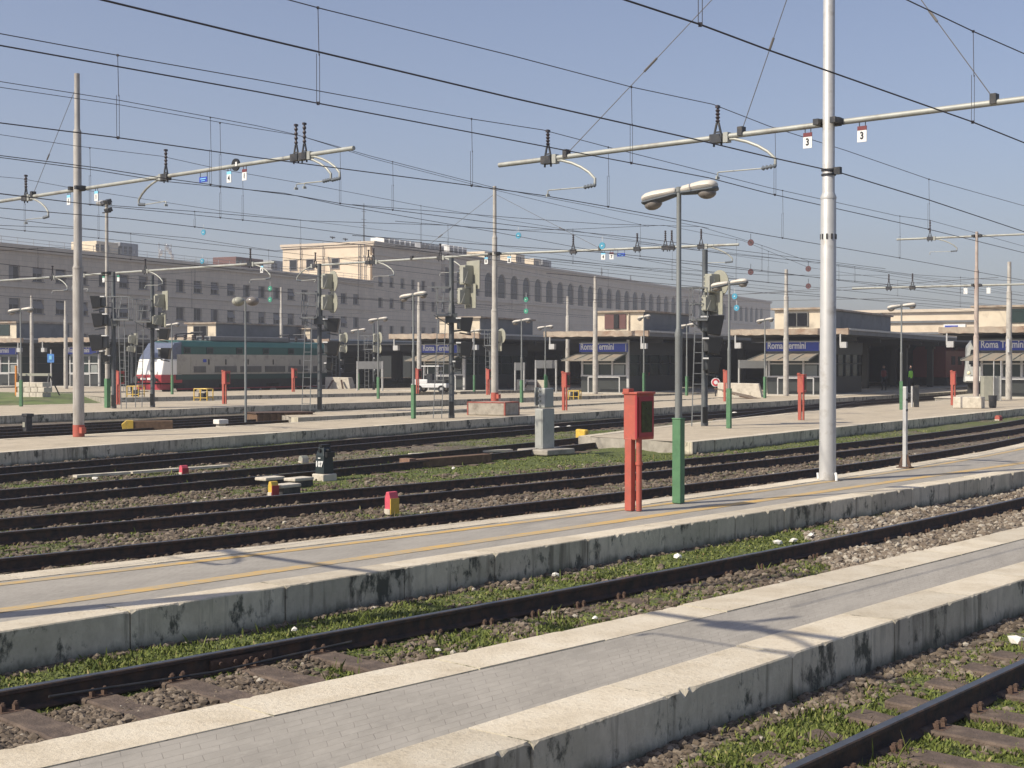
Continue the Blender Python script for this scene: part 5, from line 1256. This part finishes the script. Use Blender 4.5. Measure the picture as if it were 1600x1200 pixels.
# ================================================================== SIGNAL MASTS
def head(root, kind, x, z, s=1, y=-.15):
    """x,z = centre relative to the mast"""
    if kind in ('disc', 'square'):
        ang = R(52); c, q = math.cos(ang), math.sin(ang)
        M = Matrix.Translation((x+.06*s, y, z)) @ Matrix.Rotation(-R(56), 4, 'Z')
        b = MB()
        if kind == 'disc': b.lathe([(.44*s, -.015), (.44*s, .015)], 26, (0,0,0), Matrix.Rotation(R(90), 4, 'X'))
        else: b.box(0, 0, 0, .78*s, .03, .92*s)
        b.v = [tuple(M @ Vector(v)) for v in b.v]; o = b.build('signal_board', M_cream, root, smooth=False)
        e = MB(); e.box(-.14*s, -.2, .0, .34*s, .36, .62*s)
        for k in range(4): e.box(-.33*s, -.30, (-.24+.15*k)*s, .06, .16, .05)
        e.v = [tuple(M @ Vector(v)) for v in e.v]; h = e.build('signal_housing', M_cream, o, smooth=False, bevel=.03)
        e = MB(); e.tube([(.10*s,-.02,-.36*s), (.10*s,-.45,-.28*s), (.10*s,-.3,.1*s)], .02, 6); e.box(.02*s,-.40,-.02,.16*s,.22,.5*s); e.v = [tuple(M @ Vector(v)) for v in e.v]; e.build('housing_door', mat('housing_dull', (.34,.34,.29), .6), h, smooth=False, bevel=.02)  # door and bent tube in one dull cream
    else:
        sg = 1 if kind == 'hood' else -1
        s *= .86; b = MB(); pts = [(-.22,-.30), (.22,-.34), (.26,.34), (-.26,.30)]
        b.v = [(x+sg*a*s, y+dy*s*.26, z+c*s) for dy in (-1, 1) for a, c in ((-.20,-.26), (.18,-.32), (.30,.28), (-.22,.28))]; b.f = [(0,1,2,3), (7,6,5,4), (0,4,5,1), (1,5,6,2), (2,6,7,3), (3,7,4,0)]
        o = b.build('signal_head', M_black, root, smooth=False, bevel=.02)
        b = MB(); b.box(x-sg*.26*s, y, z+.02, .18*s, .34*s, .44*s); b.build('signal_housing', M_signalpole, o, smooth=False, bevel=.03)
        b = MB(); b.box(x-sg*.28*s, y-.16*s, z+.24*s, .20*s, .22*s, .05); b.build('hood_light_strip', M_white, o, smooth=False)
        b = MB(); b.bar((x-sg*.25*s, y, z-.34*s), (x+sg*.22*s, y, z-.42*s), .05, .05); b.build('bracket', M_signalpole, o)
def signal(px, py, pytop, label, heads, lad=None, basket=None, r=.10, zbase=PZ, flip=1, cage=True):
    p = G(px, py, zbase); s = p.y/FPX; root = thing('signal_mast', label, 'signal', p, 0, 'railway signal masts'); H = zat(pytop, p.y, px)-zbase
    Z = lambda y: zat(y, p.y, px)-zbase
    X = lambda x: (x-px)*s
    b = MB(); b.lathe([(r*1.15,0),(r*1.15,H*.02),(r,H*.03),(r*.95,H*.62),(r*1.25,H*.625),(r*1.25,H*.70),(r*.9,H*.71),(r*.88,H)], 14); b.build('pole', M_signalpole, root)
    b = MB(); b.box(0,-r*1.1,.35,r*1.6,.08,.5); b.build('pole_box', M_black, root, smooth=False)
    if lad:
        x0, x1, yt, yb = lad[:4]; b = MB(); a0 = Vector((X(x0), -.35, 0)); a1 = Vector((X(x1), -.35, 0)); tp = Vector((.12*flip if False else 0, 0, Z(yt)))
        la, lb = Vector((X(x0), -.45, 0)), Vector((X(x1), -.45, 0)); ta, tb = Vector((X(lad[4]) if len(lad) > 4 else X(x0), -.25, Z(yt))), Vector((X(lad[5]) if len(lad) > 4 else X(x1), -.25, Z(yt)))
        b.bar(la, ta, .04, .03); b.bar(lb, tb, .04, .03); b.build('ladder_rail', M_ladder, root)
        b = MB(); n = int(Z(yt)/.33)
        for k in range(1, n): q = k/n; b.bar(la.lerp(ta, q), lb.lerp(tb, q), .022, .022)
        b.build('ladder_rung', M_ladder, root)
    if basket:
        x0, x1, yb = basket; a, c = X(x0), X(x1); z = Z(yb); b = MB()
        b.box((a+c)/2, -.1, z, abs(c-a), .7, .07); b.build('platform_floor', M_ladder, root, smooth=False)
        b = MB(); hh = 1.0
        for x in (a, c):
            for y in (-.43, .23): b.bar((x, y, z), (x+(0.0 if x == a else .0), y, z+hh), .03, .03)
        for zz in (.5, 1.0):
            b.bar((a,-.43,z+zz), (c,-.43,z+zz), .03, .03); b.bar((a,.23,z+zz), (c,.23,z+zz), .03, .03); b.bar((a,-.43,z+zz), (a,.23,z+zz), .03, .03)
        b.bar((a-.35,-.1,z+hh+.02), (c,-.1,z+hh+.02), .06, .05); b.bar((a-.1,-.43,z), (0,-.1,z-.4), .03,.03); b.bar((a+.2,-.43,z+.1), ((a+c)/2,-.3,z+hh), .025, .025); b.build('safety_cage', M_ladder, root)
        b = MB(); b.box(X(px)+.0, 0, z-.1, .42, .42, .34); b.build('junction_box', M_signalpole, root, smooth=False)
    for k, hx, hy, *sc in heads: 
        head(root, k, X(hx), Z(hy), sc[0] if sc else 1)
        b = MB(); b.bar((0,0,Z(hy)-.25), (X(hx),-.12,Z(hy)-.2), .06, .06); b.build('bracket', M_signalpole, root)
    return root
signal(499.5, 643, 412, 'signal mast with two pale round boards and two black hoods, right of the locomotive', [('disc',519,440),('disc',519,473),('hood',521,508,1.15),('hood',521,544,1.15),('hood',515,572,.6)], lad=(474,487,497,645,479,489), basket=(474,497,497))
signal(705.5, 653, 403, 'signal mast with a pale square board, left of the middle pole', [('square',737,430,1.12),('square',733,463,.95),('hood',728,507,1.05),('hood',728,545,1.05),('hood',716,570,.6)], lad=(678,691,492,654,685,697), basket=(683,706,493))
signal(1101, 665, 390, 'signal mast with a long ladder and a round pale board, behind the second lamp', [('disc',1120,443,.95),('square',1115,474,.8),('hood',1113,508,1.25),('hood',1113,540,1.1),('hood',1112,570,1.0)], lad=(1078,1093,502,667,1084,1096), basket=(1079,1102,500))
signal(178, 638, 425, 'signal mast whose black hoods point left, left of the locomotive', [('hoodl',155,472,1.1),('hoodl',158,500,1.2),('hoodl',156,535,1.4),('hoodl',168,560,.6)], lad=(194,202,500,640,188,197), basket=(182,206,500))
signal(238.5, 636, 430, 'signal mast with pale housings standing before the locomotive nose', [('square',258,470,.95),('square',256,500,.7),('hood',258,522,1),('hood',260,552,1)], lad=(216,226,505,638,216,227), basket=(218,240,503))
signal(584, 609, 505, 'small far signal with ladder beside the two green footed lamps', [('disc',592,528,1.0),('disc',592,545,.8),('hood',588,562,.6),('hood',588,580,.5)], lad=(571,577,545,610), basket=(570,584,546), r=.09)
signal(531, 606, 515, 'small far signal with a ladder behind the third mast', [('disc',539,528,1.0),('disc',539,545,.8),('hood',536,565,.6),('hood',536,578,.5)], lad=(520,526,550,607), r=.09)
signal(766, 615, 520, 'small far signal with a ladder half hidden by the middle pole', [('disc',782,525,1.1),('square',780,542,.6)], lad=(759,766,540,616), basket=(757,768,540), r=.08)
signal(206, 612, 520, 'small far signal with a pale board behind the first mast', [('square',212,530,.9),('disc',210,545,.6)], lad=(196,203,540,612), r=.08)
# ================================================================== RED HYDRANT BOXES
TA = math.atan2(dA.y, dA.x)
def red_box(px, py, label, rz=TA, s=1, lean=0):
    p = G(px, py, PZ); t = thing('hydrant_box', label, 'hydrant box', p, rz, 'red boxes on posts along the platforms')
    b = MB(); b.box(-.03,-.10,.49,.11,.10,.98*1); b.box(-.03,-.12,.8,.12,.12,1.66-.02) if False else None; b.build('post', M_red, t, smooth=False, bevel=.006)
    b = MB(); b.cyl((.09,-.06,0), (.09,-.06,.98), .04, n=12); b.cyl((.09,-.06,.62), (.09,-.06,.66), .05, n=12); b.build('pipe', M_red2 if False else M_red, t)
    b = MB(); b.box(0,.06,1.27,.22,.40,.62); b.build('box', M_red, t, smooth=False, bevel=.01)
    b = MB(); b.box(0,.06,1.59,.25,.43,.03); b.box(-.06,-.10,1.62,.10,.12,.06); b.build('lid', M_red, t, smooth=False, bevel=.006)
    b = MB()
    b.box(.118,.06,1.27,.02,.34,.54); d = b.build('door_frame', M_red2, t, smooth=False); b = MB(); b.box(.13,.06,1.27,.01,.24,.42); b.build('door_glass', mat('box_glass', (.03,.05,.02), .1, 0, .5, 14), d, smooth=False)
    b = MB(); b.box(-.115+.22,-.145,1.27,.03,.01,.58); b.build('hinge_strip', M_red2, t, smooth=False)
    t.scale = (s, s, s); return t
red_box(994, 797, 'large red box on a red post beside the nearest lamp, with a glass door')
for a in [(883,641,'red box on a post right of the grey cabinet'),(1252,656,'red box on a post left of the large silver pole'),(352,631,'red box on a post in front of the middle of the locomotive'),(459,612,'red box on a post in front of the rear of the locomotive'),
          (653,615,'red box close behind the lamp left of the second signal mast'),(763,617,'red box half hidden behind the middle pole'),(186,632,'red box on a post beside the first signal mast'),(1489,633,'red box on a post left of the right concrete block'),(1134,627,'red box behind the lamp on the sloping platform')]:
    red_box(a[0], a[1], a[2], -.45, 1.0)
t = red_box(1010, 612, 'small far red box tilted to one side above the big red box', -.3, .62); t.rotation_euler.y = R(10); t.location.z += .35
b = MB(); b.cyl((0,-.05,-.6), (0,-.05,.2), .035, n=8); b.build('stand', M_white, t)

# ================================================================== CONCRETE BLOCKS UNDER MASTS
def cblock(label, l, r, top, bot, Y, m, trim, name='concrete_block'):
    s = Y/FPX; p = at_depth((l+r)/2, bot, Y); w_ = (r-l)*s; h = (bot-top)*s; t = thing(name, label, 'concrete block', (p.x, p.y+.6, PZ), -.50)
    L_, D_ = w_*.80, w_*.55
    b = MB(); b.box(0,0,.25,L_,D_,.5); b.build('block', m, t, smooth=False, bevel=.03)
    if trim:
        b = MB()
        for sx, sy in ((-1,-1),(1,-1),(-1,1),(1,1)): b.box(sx*(L_/2-.02), sy*(D_/2-.02), .25, .06, .06, .505)
        for sy in (-1, 1): b.box(0, sy*(D_/2-.02), .49, L_, .06, .045)
        for sx in (-1, 1): b.box(sx*(L_/2-.02), 0, .49, .06, D_, .045)
        b.build('painted_edge', mat('faded_red', (.30,.09,.07), .8, 0, .4, 6), t, smooth=False)
cblock('long concrete block with worn red edges under the middle pole', 728, 813, 627, 650, 53.0, M_conc, True)
cblock('bare weathered concrete block under the right pole', 1494, 1548, 619, 637, 61.0, M_concl, False)
t = thing('platform_bin', 'dark narrow bin beside the right concrete block', 'bin', G(1551, 637, PZ), 0); b = MB(); b.lathe([(.14,0),(.17,.1),(.18,.5),(.16,.52)], 12); b.build('body', M_dark, t); b = MB(); b.lathe([(.19,.5),(.19,.55)], 12); b.build('rim', M_dark, t)

# ================================================================== GREY RELAY CABINET
p = G(851, 708, .05); t = thing('relay_cabinet', 'tall grey two part cabinet on a stone slab in the grass', 'cabinet', p, TA)
b = MB(); b.box(.05,0,.05,1.0,1.1,.14); b.build('slab', M_conc, t, smooth=False, bevel=.03)
b = MB(); b.box(0,0,.62,.26,.46,1.0); b.build('lower_box', M_cab, t, smooth=False, bevel=.015)
b = MB(); b.box(.03,.02,1.39,.22,.36,.5); b.build('upper_box', M_cab, t, smooth=False, bevel=.03)
b = MB(); b.box(-.16,-.10,1.42,.03,.18,.46); b.build('side_plate', M_cab, t, smooth=False)
b = MB()
for k in range(4): b.cyl((-.02,-.17,1.2+.12*k), (-.02,-.21,1.2+.12*k), .025, n=8)
b.box(0,-.235,.62,.2,.01,.9); b.build('door_plate', M_cab, t, smooth=False)
b = MB(); b.cyl((.03,.02,1.62), (.03,.02,1.95), .04, n=8); b.build('stub', M_green, t)
# ================================================================== THIN POSTS ON THE STRIPED PLATFORM
p = G(1414, 731, PZ); t = thing('steel_post', 'short grey steel post bolted to the striped platform, right of the large pole', 'post', p, TA); H = zat(604, p.y, 1414)-PZ
b = MB(); b.box(0,0,H/2,.075,.075,H); b.build('post', M_galv, t, smooth=False, bevel=.01); b = MB(); b.box(0,0,.012,.26,.22,.024); b.bar((.1,0,.02), (.03,0,.25), .02,.06); b.bar((-.1,0,.02), (-.03,0,.25), .02,.06); b.build('base_plate', M_rust, t, smooth=False)
b = MB(); b.box(.045,-.02,1.3,.02,.05,.04); b.box(.045,-.02,1.1,.02,.05,.04); b.build('bracket', M_dark, t, smooth=False)
p = G(1425, 636, PZ); t = thing('steel_post', 'shorter pale post behind the right lamp foot', 'post', p, 0); b = MB(); b.cyl((0,0,0), (0,0,.95), .05, n=10); b.build('post', M_galv, t); b = MB(); b.box(.2,0,.5,.2,.15,1.0); b.build('box', M_dark, t, smooth=False)

# ================================================================== DWARF SIGNALS
p = G(507, 751, .0); t = thing('dwarf_signal', 'black ground signal numbered 107 on a stone foot between the tracks', 'signal', p, TA)
b = MB(); b.box(0,0,.06,.34,.36,.16); b.build('foot_stone', M_concl, t, smooth=False, bevel=.02)
b = MB(); b.v = [(x, y, z) for z, w_, d_ in ((.14,.13,.13), (.50,.12,.12), (.66,.07,.09)) for x, y in ((-w_,-d_),(w_,-d_),(w_,d_),(-w_,d_))]
b.f = [(3,2,1,0),(8,9,10,11)]+[(i+4*k, (i+1)%4+4*k, (i+1)%4+4+4*k, i+4+4*k) for k in range(2) for i in range(4)]; bd = b.build('body', mat('signal_black', (.018,.028,.03), .45, 0, .3, 9), t, smooth=False, bevel=.012)
b = MB(); b.cyl((.0,-.09,.60), (.0,-.14,.60), .035, n=10); b.cyl((.09,0,.60), (.16,0,.60), .035, n=10); b.box(0,0,.69,.1,.22,.05); b.box(.16,0,.52,.07,.2,.1); b.build('lens', M_black, bd)
text('107', .15, M_white, bd, (0,-.138,.33), (R(90),0,0), .003, 'number', .006); b = MB(); b.box(0,-.134,.45,.07,.006,.018); b.build('maker_strip', M_white, bd, smooth=False)
p = G(43, 674, .1); t = thing('dwarf_signal', 'small dark ground signal with a white plate at the far left, behind the pole', 'signal', p, TA)
b = MB(); b.box(0,0,.28,.22,.22,.56); b.box(.02,0,.53,.34,.26,.10); b.build('body', M_dark, t, smooth=False, bevel=.02); b = MB(); b.box(-.02,-.12,.22,.14,.01,.16); b.build('plate', M_cream, t, smooth=False)
# ================================================================== MARKER STONES
def marker_stone(px, py, top, w_, m, m2, label, rz=TA):
    p = G(px, py, .02); s = p.y/FPX; h = (py-top)*s; W = w_*s*.62; D = W*1.5
    t = thing('marker_stone', label, 'marker stone', p, rz, 'painted marker stones by the track')
    b = MB(); b.prism([(-W/2, 0), (W/2, 0), (W/2, h*.72), (W*.25, h), (-W*.25, h), (-W/2, h*.72)], -D/2, D/2, Matrix.Rotation(R(90), 4, 'X')); b.build('stone', m, t, smooth=False, bevel=.01)
    b = MB(); b.box(W/2+.006, 0, h*.36, .014, D*.98, h*.7); b.build('side_face', m2, t, smooth=False)
    b = MB(); b.box(0, -D/2-.004, h*.12, W*.98, .01, h*.24); b.build('bare_foot', M_concl, t, smooth=False)
marker_stone(612, 803, 768, 20, M_pink, M_yellow, 'pink red marker stone with a yellow side, nearest one')
marker_stone(427, 774, 752, 15, M_yellow, M_red2, 'yellow marker stone with a red side next to the pale slabs')
marker_stone(287, 741, 727, 13, M_pink, M_red2, 'small red marker stone behind the second rail at the left')
marker_stone(474, 723, 712, 14, M_cream, M_concl, 'small cream marker stone left of the black ground signal')
marker_stone(1560, 657, 649, 12, M_red, M_red2, 'tiny red marker stone at the far right under the platform edge')
for px, py, w_, lab in ((422,759,24,'pale slab left of the yellow marker stone'),(446,771,24,'pale slab right of the yellow marker stone, nearer one'),(467,760,22,'pale slab just left of the black ground signal foot')):
    p = G(px, py, .02); t = thing('concrete_slab', lab, 'slab', p, TA+.1, 'loose pale slabs'); b = MB(); b.box(0,0,.14,.30,.5,.06); b.build('top', M_concl, t, smooth=False, bevel=.015); b = MB(); b.box(0.03,0.03,.05,.22,.4,.12); b.build('bed', M_dark, t, smooth=False)
p = G(345, 668, .1); t = thing('concrete_slab', 'small white box shaped stone left of the plain lamp post', 'slab', p, TA, 'loose pale slabs'); b = MB(); b.box(0,0,.2,.34,.4,.16); b.build('top', M_litter, t, smooth=False, bevel=.02); b = MB(); b.box(0,0,.06,.2,.25,.16); b.build('foot', M_concl, t, smooth=False)
# yellow ended timber
p = G(222, 672, .08); t = thing('stop_timber', 'brown timber with a yellow painted end lying behind the left pole', 'timber', p, TA+R(82)-R(25))
b = MB(); b.box(.35,0,.16,1.3,.34,.30); b.build('timber', M_brown, t, smooth=False, bevel=.02); b = MB(); b.prism([(-.62,.0),(-.28,.0),(-.28,.32),(-.5,.34),(-.66,.2)], -.19, .19, Matrix.Rotation(R(90), 4, 'X')); b.build('yellow_end', M_yellow, t, smooth=False, bevel=.01)
# long brown trough in the grass and the board ramp
a, c = G(633, 733, .0), G(762, 722, 0); d = (c-a); t = thing('cable_trough', 'long dark wooden beam lying in the grass left of the grey cabinet', 'beam', a, math.atan2(d.y, d.x)); b = MB(); b.box(d.length/2, 0, .10, d.length, .26, .2); b.build('beam', M_brown, t, smooth=False, bevel=.02); b = MB(); b.box(.08,0,.12,.2,.3,.22); b.build('end_cap', mat('end_wood', (.22,.13,.09), .9, 0, .3, 20), t, smooth=False)
a, c = G(400, 662, .0), G(488, 660, 0); d = c-a; t = thing('board_ramp', 'dark brown boarding closing the platform end behind the plain lamp post', 'boarding', a, math.atan2(d.y, d.x)); b = MB(); b.box(d.length/2, .6, .19, d.length, 1.4, .38); b.build('boards', M_brown, t, smooth=False, bevel=.03); b = MB(); b.box(d.length/2, .6, .40, d.length+.1, 1.5, .03); b.build('top_boards', M_rust, t, smooth=False); b = MB()
for k in range(7): b.box(.3+k*(d.length-.6)/6, -.12, .19, .12, .05, .36)
b.build('post', M_brown, t, smooth=False)
# long pale kerb strips lying between rails at left
for (x0,y0,x1,y1,lab) in ((125,746,366,729,'long pale cable cover strip beside the small red marker stone'),(640,712,800,705,'pale strip between the rails left of the cabinet')):
    a, c = G(x0,y0,.03), G(x1,y1,.03); d = c-a; t = thing('cable_cover', lab, 'cable cover', a, math.atan2(d.y, d.x), 'cable covers in the ballast'); b = MB(); n = int(d.length/1.0)
    for k in range(n): b.box(.5+k*d.length/n, random.uniform(-.02,.02), .03, d.length/n*.96, .16, .05, random.uniform(-.02,.02))
    b.build('cover', M_concl, t, smooth=False)

# ================================================================== YELLOW FRAMES
def yframe(px, py, label, s=1):
    p = G(px, py, PZ); t = thing('yellow_guard', label, 'guard frame', p, -.35, 'yellow tube guard frames'); W, D, H = .42*s, .30*s, .66*s
    b = MB()
    for x in (-W, 0, W): b.tube([(x,-D,0), (x,-D,H)], .03, 6)
    for x in (-W, W): b.tube([(x,D,0), (x,D,H)], .03, 6); b.tube([(x,-D,H), (x,D,H)], .03, 6); b.tube([(x,-D,.18), (x,D,.18)], .02, 6)
    for y in (-D, D): b.tube([(-W,y,H), (W,y,H)], .03, 6); b.tube([(-W,y,.15), (W,y,.15)], .02, 6)
    b.build('frame', M_yellow, t); b = MB(); b.box(-.05,0,.22,.32,.3,.36); b.cyl((.18,0,.1), (.18,0,.45), .09, n=10); b.build('valve', M_dark, t)
yframe(318, 626, 'yellow tube guard frame in front of the locomotive, left of a red box', .95)
yframe(212, 620, 'yellow tube guard frame below the locomotive nose', .95)
yframe(898, 624, 'yellow tube guard frame right of the red box near the cabinet', .7)

# ================================================================== BUFFER STOPS, BLOCKS, PORTALS, TUG
def buffer_stop(px, py, w_, h, label, sign=False, legs=True, m=M_concl, board=0):
    p = G(px, py, .05); s = p.y/FPX; W, H = w_*s, h*s; t = thing('buffer_stop', label, 'buffer stop', p, -.30, 'buffer stops at the ends of the tracks')
    b = MB(); b.v = [(-W/2,-.5,0),(W/2,-.5,0),(W/2,.6,0),(-W/2,.6,0),(-W/2,-.45,H),(W/2-.25,-.45,H*.96),(W/2-.3,.5,H*.96),(-W/2,.5,H)]; b.f = [(3,2,1,0),(4,5,6,7),(0,1,5,4),(1,2,6,5),(2,3,7,6),(3,0,4,7)]; b.build('block', m, t, smooth=False, bevel=.03)
    if legs:
        for k in (-1, 1):
            b = MB(); b.bar((k*.35,-.62,H*.8), (k*.75,-1.1,0), .12, .10); b.build('strut', M_rust, t)
    if sign:
        b = MB(); b.cyl((-W/2+.45,-.60,H*.75), (-W/2+.45,-.56,H*.75), .26, n=20); o = b.build('stop_disc', M_white, t); b = MB(); b.cyl((-W/2+.45,-.63,H*.75), (-W/2+.45,-.6,H*.75), .15, n=16); b.build('disc_centre', M_signred, o)
        b = MB(); b.box(-W/2+1.15,-.6,H*.72,.7,.04,.22); b.build('plate', M_signalpole, t, smooth=False)
buffer_stop(835, 615, 52, 22, 'white buffer stop with a red dotted disc behind the grey cabinet', True)
buffer_stop(532, 612, 44, 23, 'cream concrete buffer block right of the third signal mast')
buffer_stop(1158, 627, 70, 29, 'cream buffer block with rubble behind the lamp on the sloping platform', False, False)
b = MB(); pp = G(1165, 628, .05)
buffer_stop(790, 613, 18, 18, 'small dark framed buffer stop left of the white one', False, True, M_dark)
p = G(1118, 626, .05); t = thing('stop_sign', 'round white and red stop disc beside the tall ladder mast', 'sign', p, 0); b = MB(); b.cyl((0,0,0), (0,0,1.3), .04, n=8); b.build('post', M_dark, t); b = MB(); b.cyl((0,-.05,1.1), (0,-.02,1.1), .27, n=20); o = b.build('disc', M_white, t); b = MB(); b.cyl((0,-.08,1.1), (0,-.05,1.1), .22, n=18); b.build('ring', M_signred, o); b = MB(); b.cyl((0,-.1,1.1), (0,-.08,1.1), .12, n=16); b.build('centre', M_white, o)
p = G(1165, 628, .1); t = thing('timber_stack', 'sloping stack of grey boards and rubble before the cream buffer block', 'boards', p, -.3); 
for k in range(7):
    b = MB(); b.box(-.6+.25*k, -.7-.1*k, .55-.07*k, 2.2, .16, .07, .1+.03*k, tilt=Matrix.Rotation(R(12), 4, 'Y')); b.build('board', M_conc if k % 2 else M_brown, t, smooth=False)
def portal(px, py, w_, h, Y, label):
    p = at_depth(px, py, Y); s = Y/FPX; W, H = w_*s, h*s; t = thing('notice_portal', label, 'board', (p.x, p.y, PZ), -.15, 'pale notice boards on two posts')
    for x in (-W/2, W/2): b = MB(); b.cyl((x,0,0), (x,0,H), .07, n=8); b.build('post', M_galv, t)
    b = MB(); b.box(0,0,H-.28,W+.15,.12,.55); b.build('panel', M_cangrey, t, smooth=False)
portal(578, 608, 40, 46, 100, 'pale notice board on two posts beside the far lamps'); portal(853, 608, 32, 50, 95, 'pale notice board on two posts behind the white buffer stop')
portal(812, 605, 14, 44, 100, 'narrow pale notice board left of the wider one behind the white buffer stop'); portal(1176, 612, 42, 52, 92, 'pale notice board on posts left of the kiosk beside the large pole')
p = at_depth(676, 600, 95); p.z = PZ; t = thing('platform_tug', 'small white platform tug with a canopy roof under the Roma Termini sign', 'tug', p, -.25)
b = MB(); b.box(-.1,0,.45,2.5,1.1,.3); b.box(-.75,0,.72,1.1,1.1,.3); b.build('chassis', M_white, t, smooth=False, bevel=.05); b = MB(); b.box(.25,0,.72,1.6,1.0,.22); b.build('load_bed', M_dark, t, smooth=False)
for x in (-.8, .8):
    for y in (-.55, .55): b = MB(); b.cyl((x,y-.08,.24), (x,y+.08,.24), .24, n=16); w_ = b.build('wheel', M_black, t); b = MB(); b.cyl((x,y-.09,.24), (x,y+.09,.24), .1, n=10); b.build('hub', M_galv, w_)
b = MB()
for x in (-.5, .45):
    for y in (-.45, .45): b.bar((x,y,.8), (x,y,1.75), .05, .05)
b.build('roof_post', M_galv, t); b = MB(); b.box(-.02,0,1.78,1.25,1.05,.07); b.build('roof', M_white, t, smooth=False); b = MB(); b.box(-.1,0,1.0,.4,.9,.5); b.build('seat', M_dark, t, smooth=False)
# things at the grassy bank
p = G(58, 622, .25); t = thing('stone_box', 'pale box of stacked stone blocks beside the first lamp on the grassy bank', 'box', p, -.4)
b = MB()
for k in range(3):
    for j in range(4): b.box(-.75+.5*j+(.1 if k % 2 else 0), -.3, .2+.3*k, .47, .7, .27)
b.build('blocks', M_concl, t, smooth=False, bevel=.02)
p = G(45, 620, .25); t = thing('barrier_trestle', 'dark and cream striped trestle behind the stone box', 'trestle', p, -.3); b = MB(); b.box(0,.5,1.35,2.6,.06,.16); b.build('beam', M_cream, t, smooth=False)
for x in (-1.1, 1.1): b = MB(); b.bar((x,.2,0), (x,.5,1.4), .08,.08); b.bar((x+.5,.9,0), (x,.5,1.4), .08,.08); b.build('leg', M_dark, t)
b = MB(); b.bar((-.9,.0,0), (-.9,.0,1.9), .12, .1); b.build('orange_post', mat('orange', (.6,.22,.03), .6), t)
p = G(138, 598, .3); t = thing('litter_bin', 'white round bin with a dark mark right of the red footed pole', 'bin', p, 0); b = MB(); b.lathe([(.38,.3),(.42,.9),(.42,1.35),(.36,1.38)], 16); b.build('drum', M_white, t); b = MB(); b.box(0,-.42,1.0,.22,.04,.3); b.build('mark', M_dark, t, smooth=False); b = MB(); b.cyl((0,0,0), (0,0,.35), .1, n=8); b.build('foot', M_dark, t)
p = at_depth(80, 600, 105); t = thing('information_sign', 'small light blue sign on a post under the far left canopies', 'sign', (p.x, p.y, PZ), 0); b = MB(); b.cyl((0,0,0), (0,0,3), .06, n=8); b.build('post', M_galv, t); b = MB(); b.box(0,-.08,2.35,.5,.06,.65); o = b.build('panel', mat('sign_light_blue', (.08,.25,.62), .5), t, smooth=False); b = MB(); b.box(0,-.13,2.4,.2,.03,.3); b.build('pictogram', M_ltblue, o, smooth=False)
p = G(1535, 640, PZ); t = thing('ticket_cabinet', 'pale cabinet in front of the right edge kiosk', 'cabinet', at_depth(1546, 620, 74)*1, 0); t.location.z = PZ; b = MB(); b.box(-.1,0,.65,.6,.5,1.3); b.build('body', M_cream, t, smooth=False, bevel=.02); b = MB(); b.box(.35,.1,.65,.35,.5,1.3); b.build('side_door', M_cab, t, smooth=False); b = MB(); b.cyl((.12,-.3,0), (.12,-.3,2.1), .03, n=6); b.cyl((.5,-.3,0), (.5,-.3,2.1), .03, n=6); b.build('pole', M_galv, t)
# floodlights on the tall slim mast and the white strip sign
for ob in list(bpy.data.objects):
    if ob.get('label', '').startswith('tall slim mast with floodlights'):
        H = max(v.co.z for c in ob.children if c.name.startswith('pole') for v in c.data.vertices)
        b = MB(); b.bar((-.35,0,H-.1), (.35,0,H-.1), .06,.06); b.bar((-.3,0,H-.45), (.3,0,H-.45), .05,.05); b.build('lamp_bracket', M_dark, ob)
        for x, z in ((-.3,-.02), (.25,.0), (.3,-.38)): b = MB(); b.box(x,-.12,H+z,.32,.24,.18,tilt=Matrix.Rotation(R(25),4,'X')); b.build('floodlight', M_galv if x < 0 else M_dark, ob, smooth=False, bevel=.02)
        b = MB(); b.box(0,0,.65,.2,.2,1.3); b.build('foot_sleeve', M_green, ob, smooth=False)
    if ob.get('label', '').startswith('concrete pole with a white strip'):
        b = MB(); b.box(-.12,-.2,2.95,.12,.05,.75); b.build('strip_sign', M_white, ob, smooth=False)

# ================================================================== HAZE
b = MB(); x0, x1, y0, y1, z0, z1 = -420, 520, -30, 720, -1.2, 62
b.box((x0+x1)/2, (y0+y1)/2, (z0+z1)/2, x1-x0, y1-y0, z1-z0)
hz = bpy.data.materials.new('haze'); hz.use_nodes = True; hz.node_tree.nodes.clear()
ho = hz.node_tree.nodes.new('ShaderNodeOutputMaterial'); hv = hz.node_tree.nodes.new('ShaderNodeVolumePrincipled')
hv.inputs['Color'].default_value = (.86, .87, .90, 1); hv.inputs['Density'].default_value = .00085; hv.inputs['Anisotropy'].default_value = .2
hz.node_tree.links.new(hv.outputs[0], ho.inputs['Volume'])
stuff(b.build('haze', hz, smooth=False), 'thin pale air haze over the whole rail yard', 'haze')
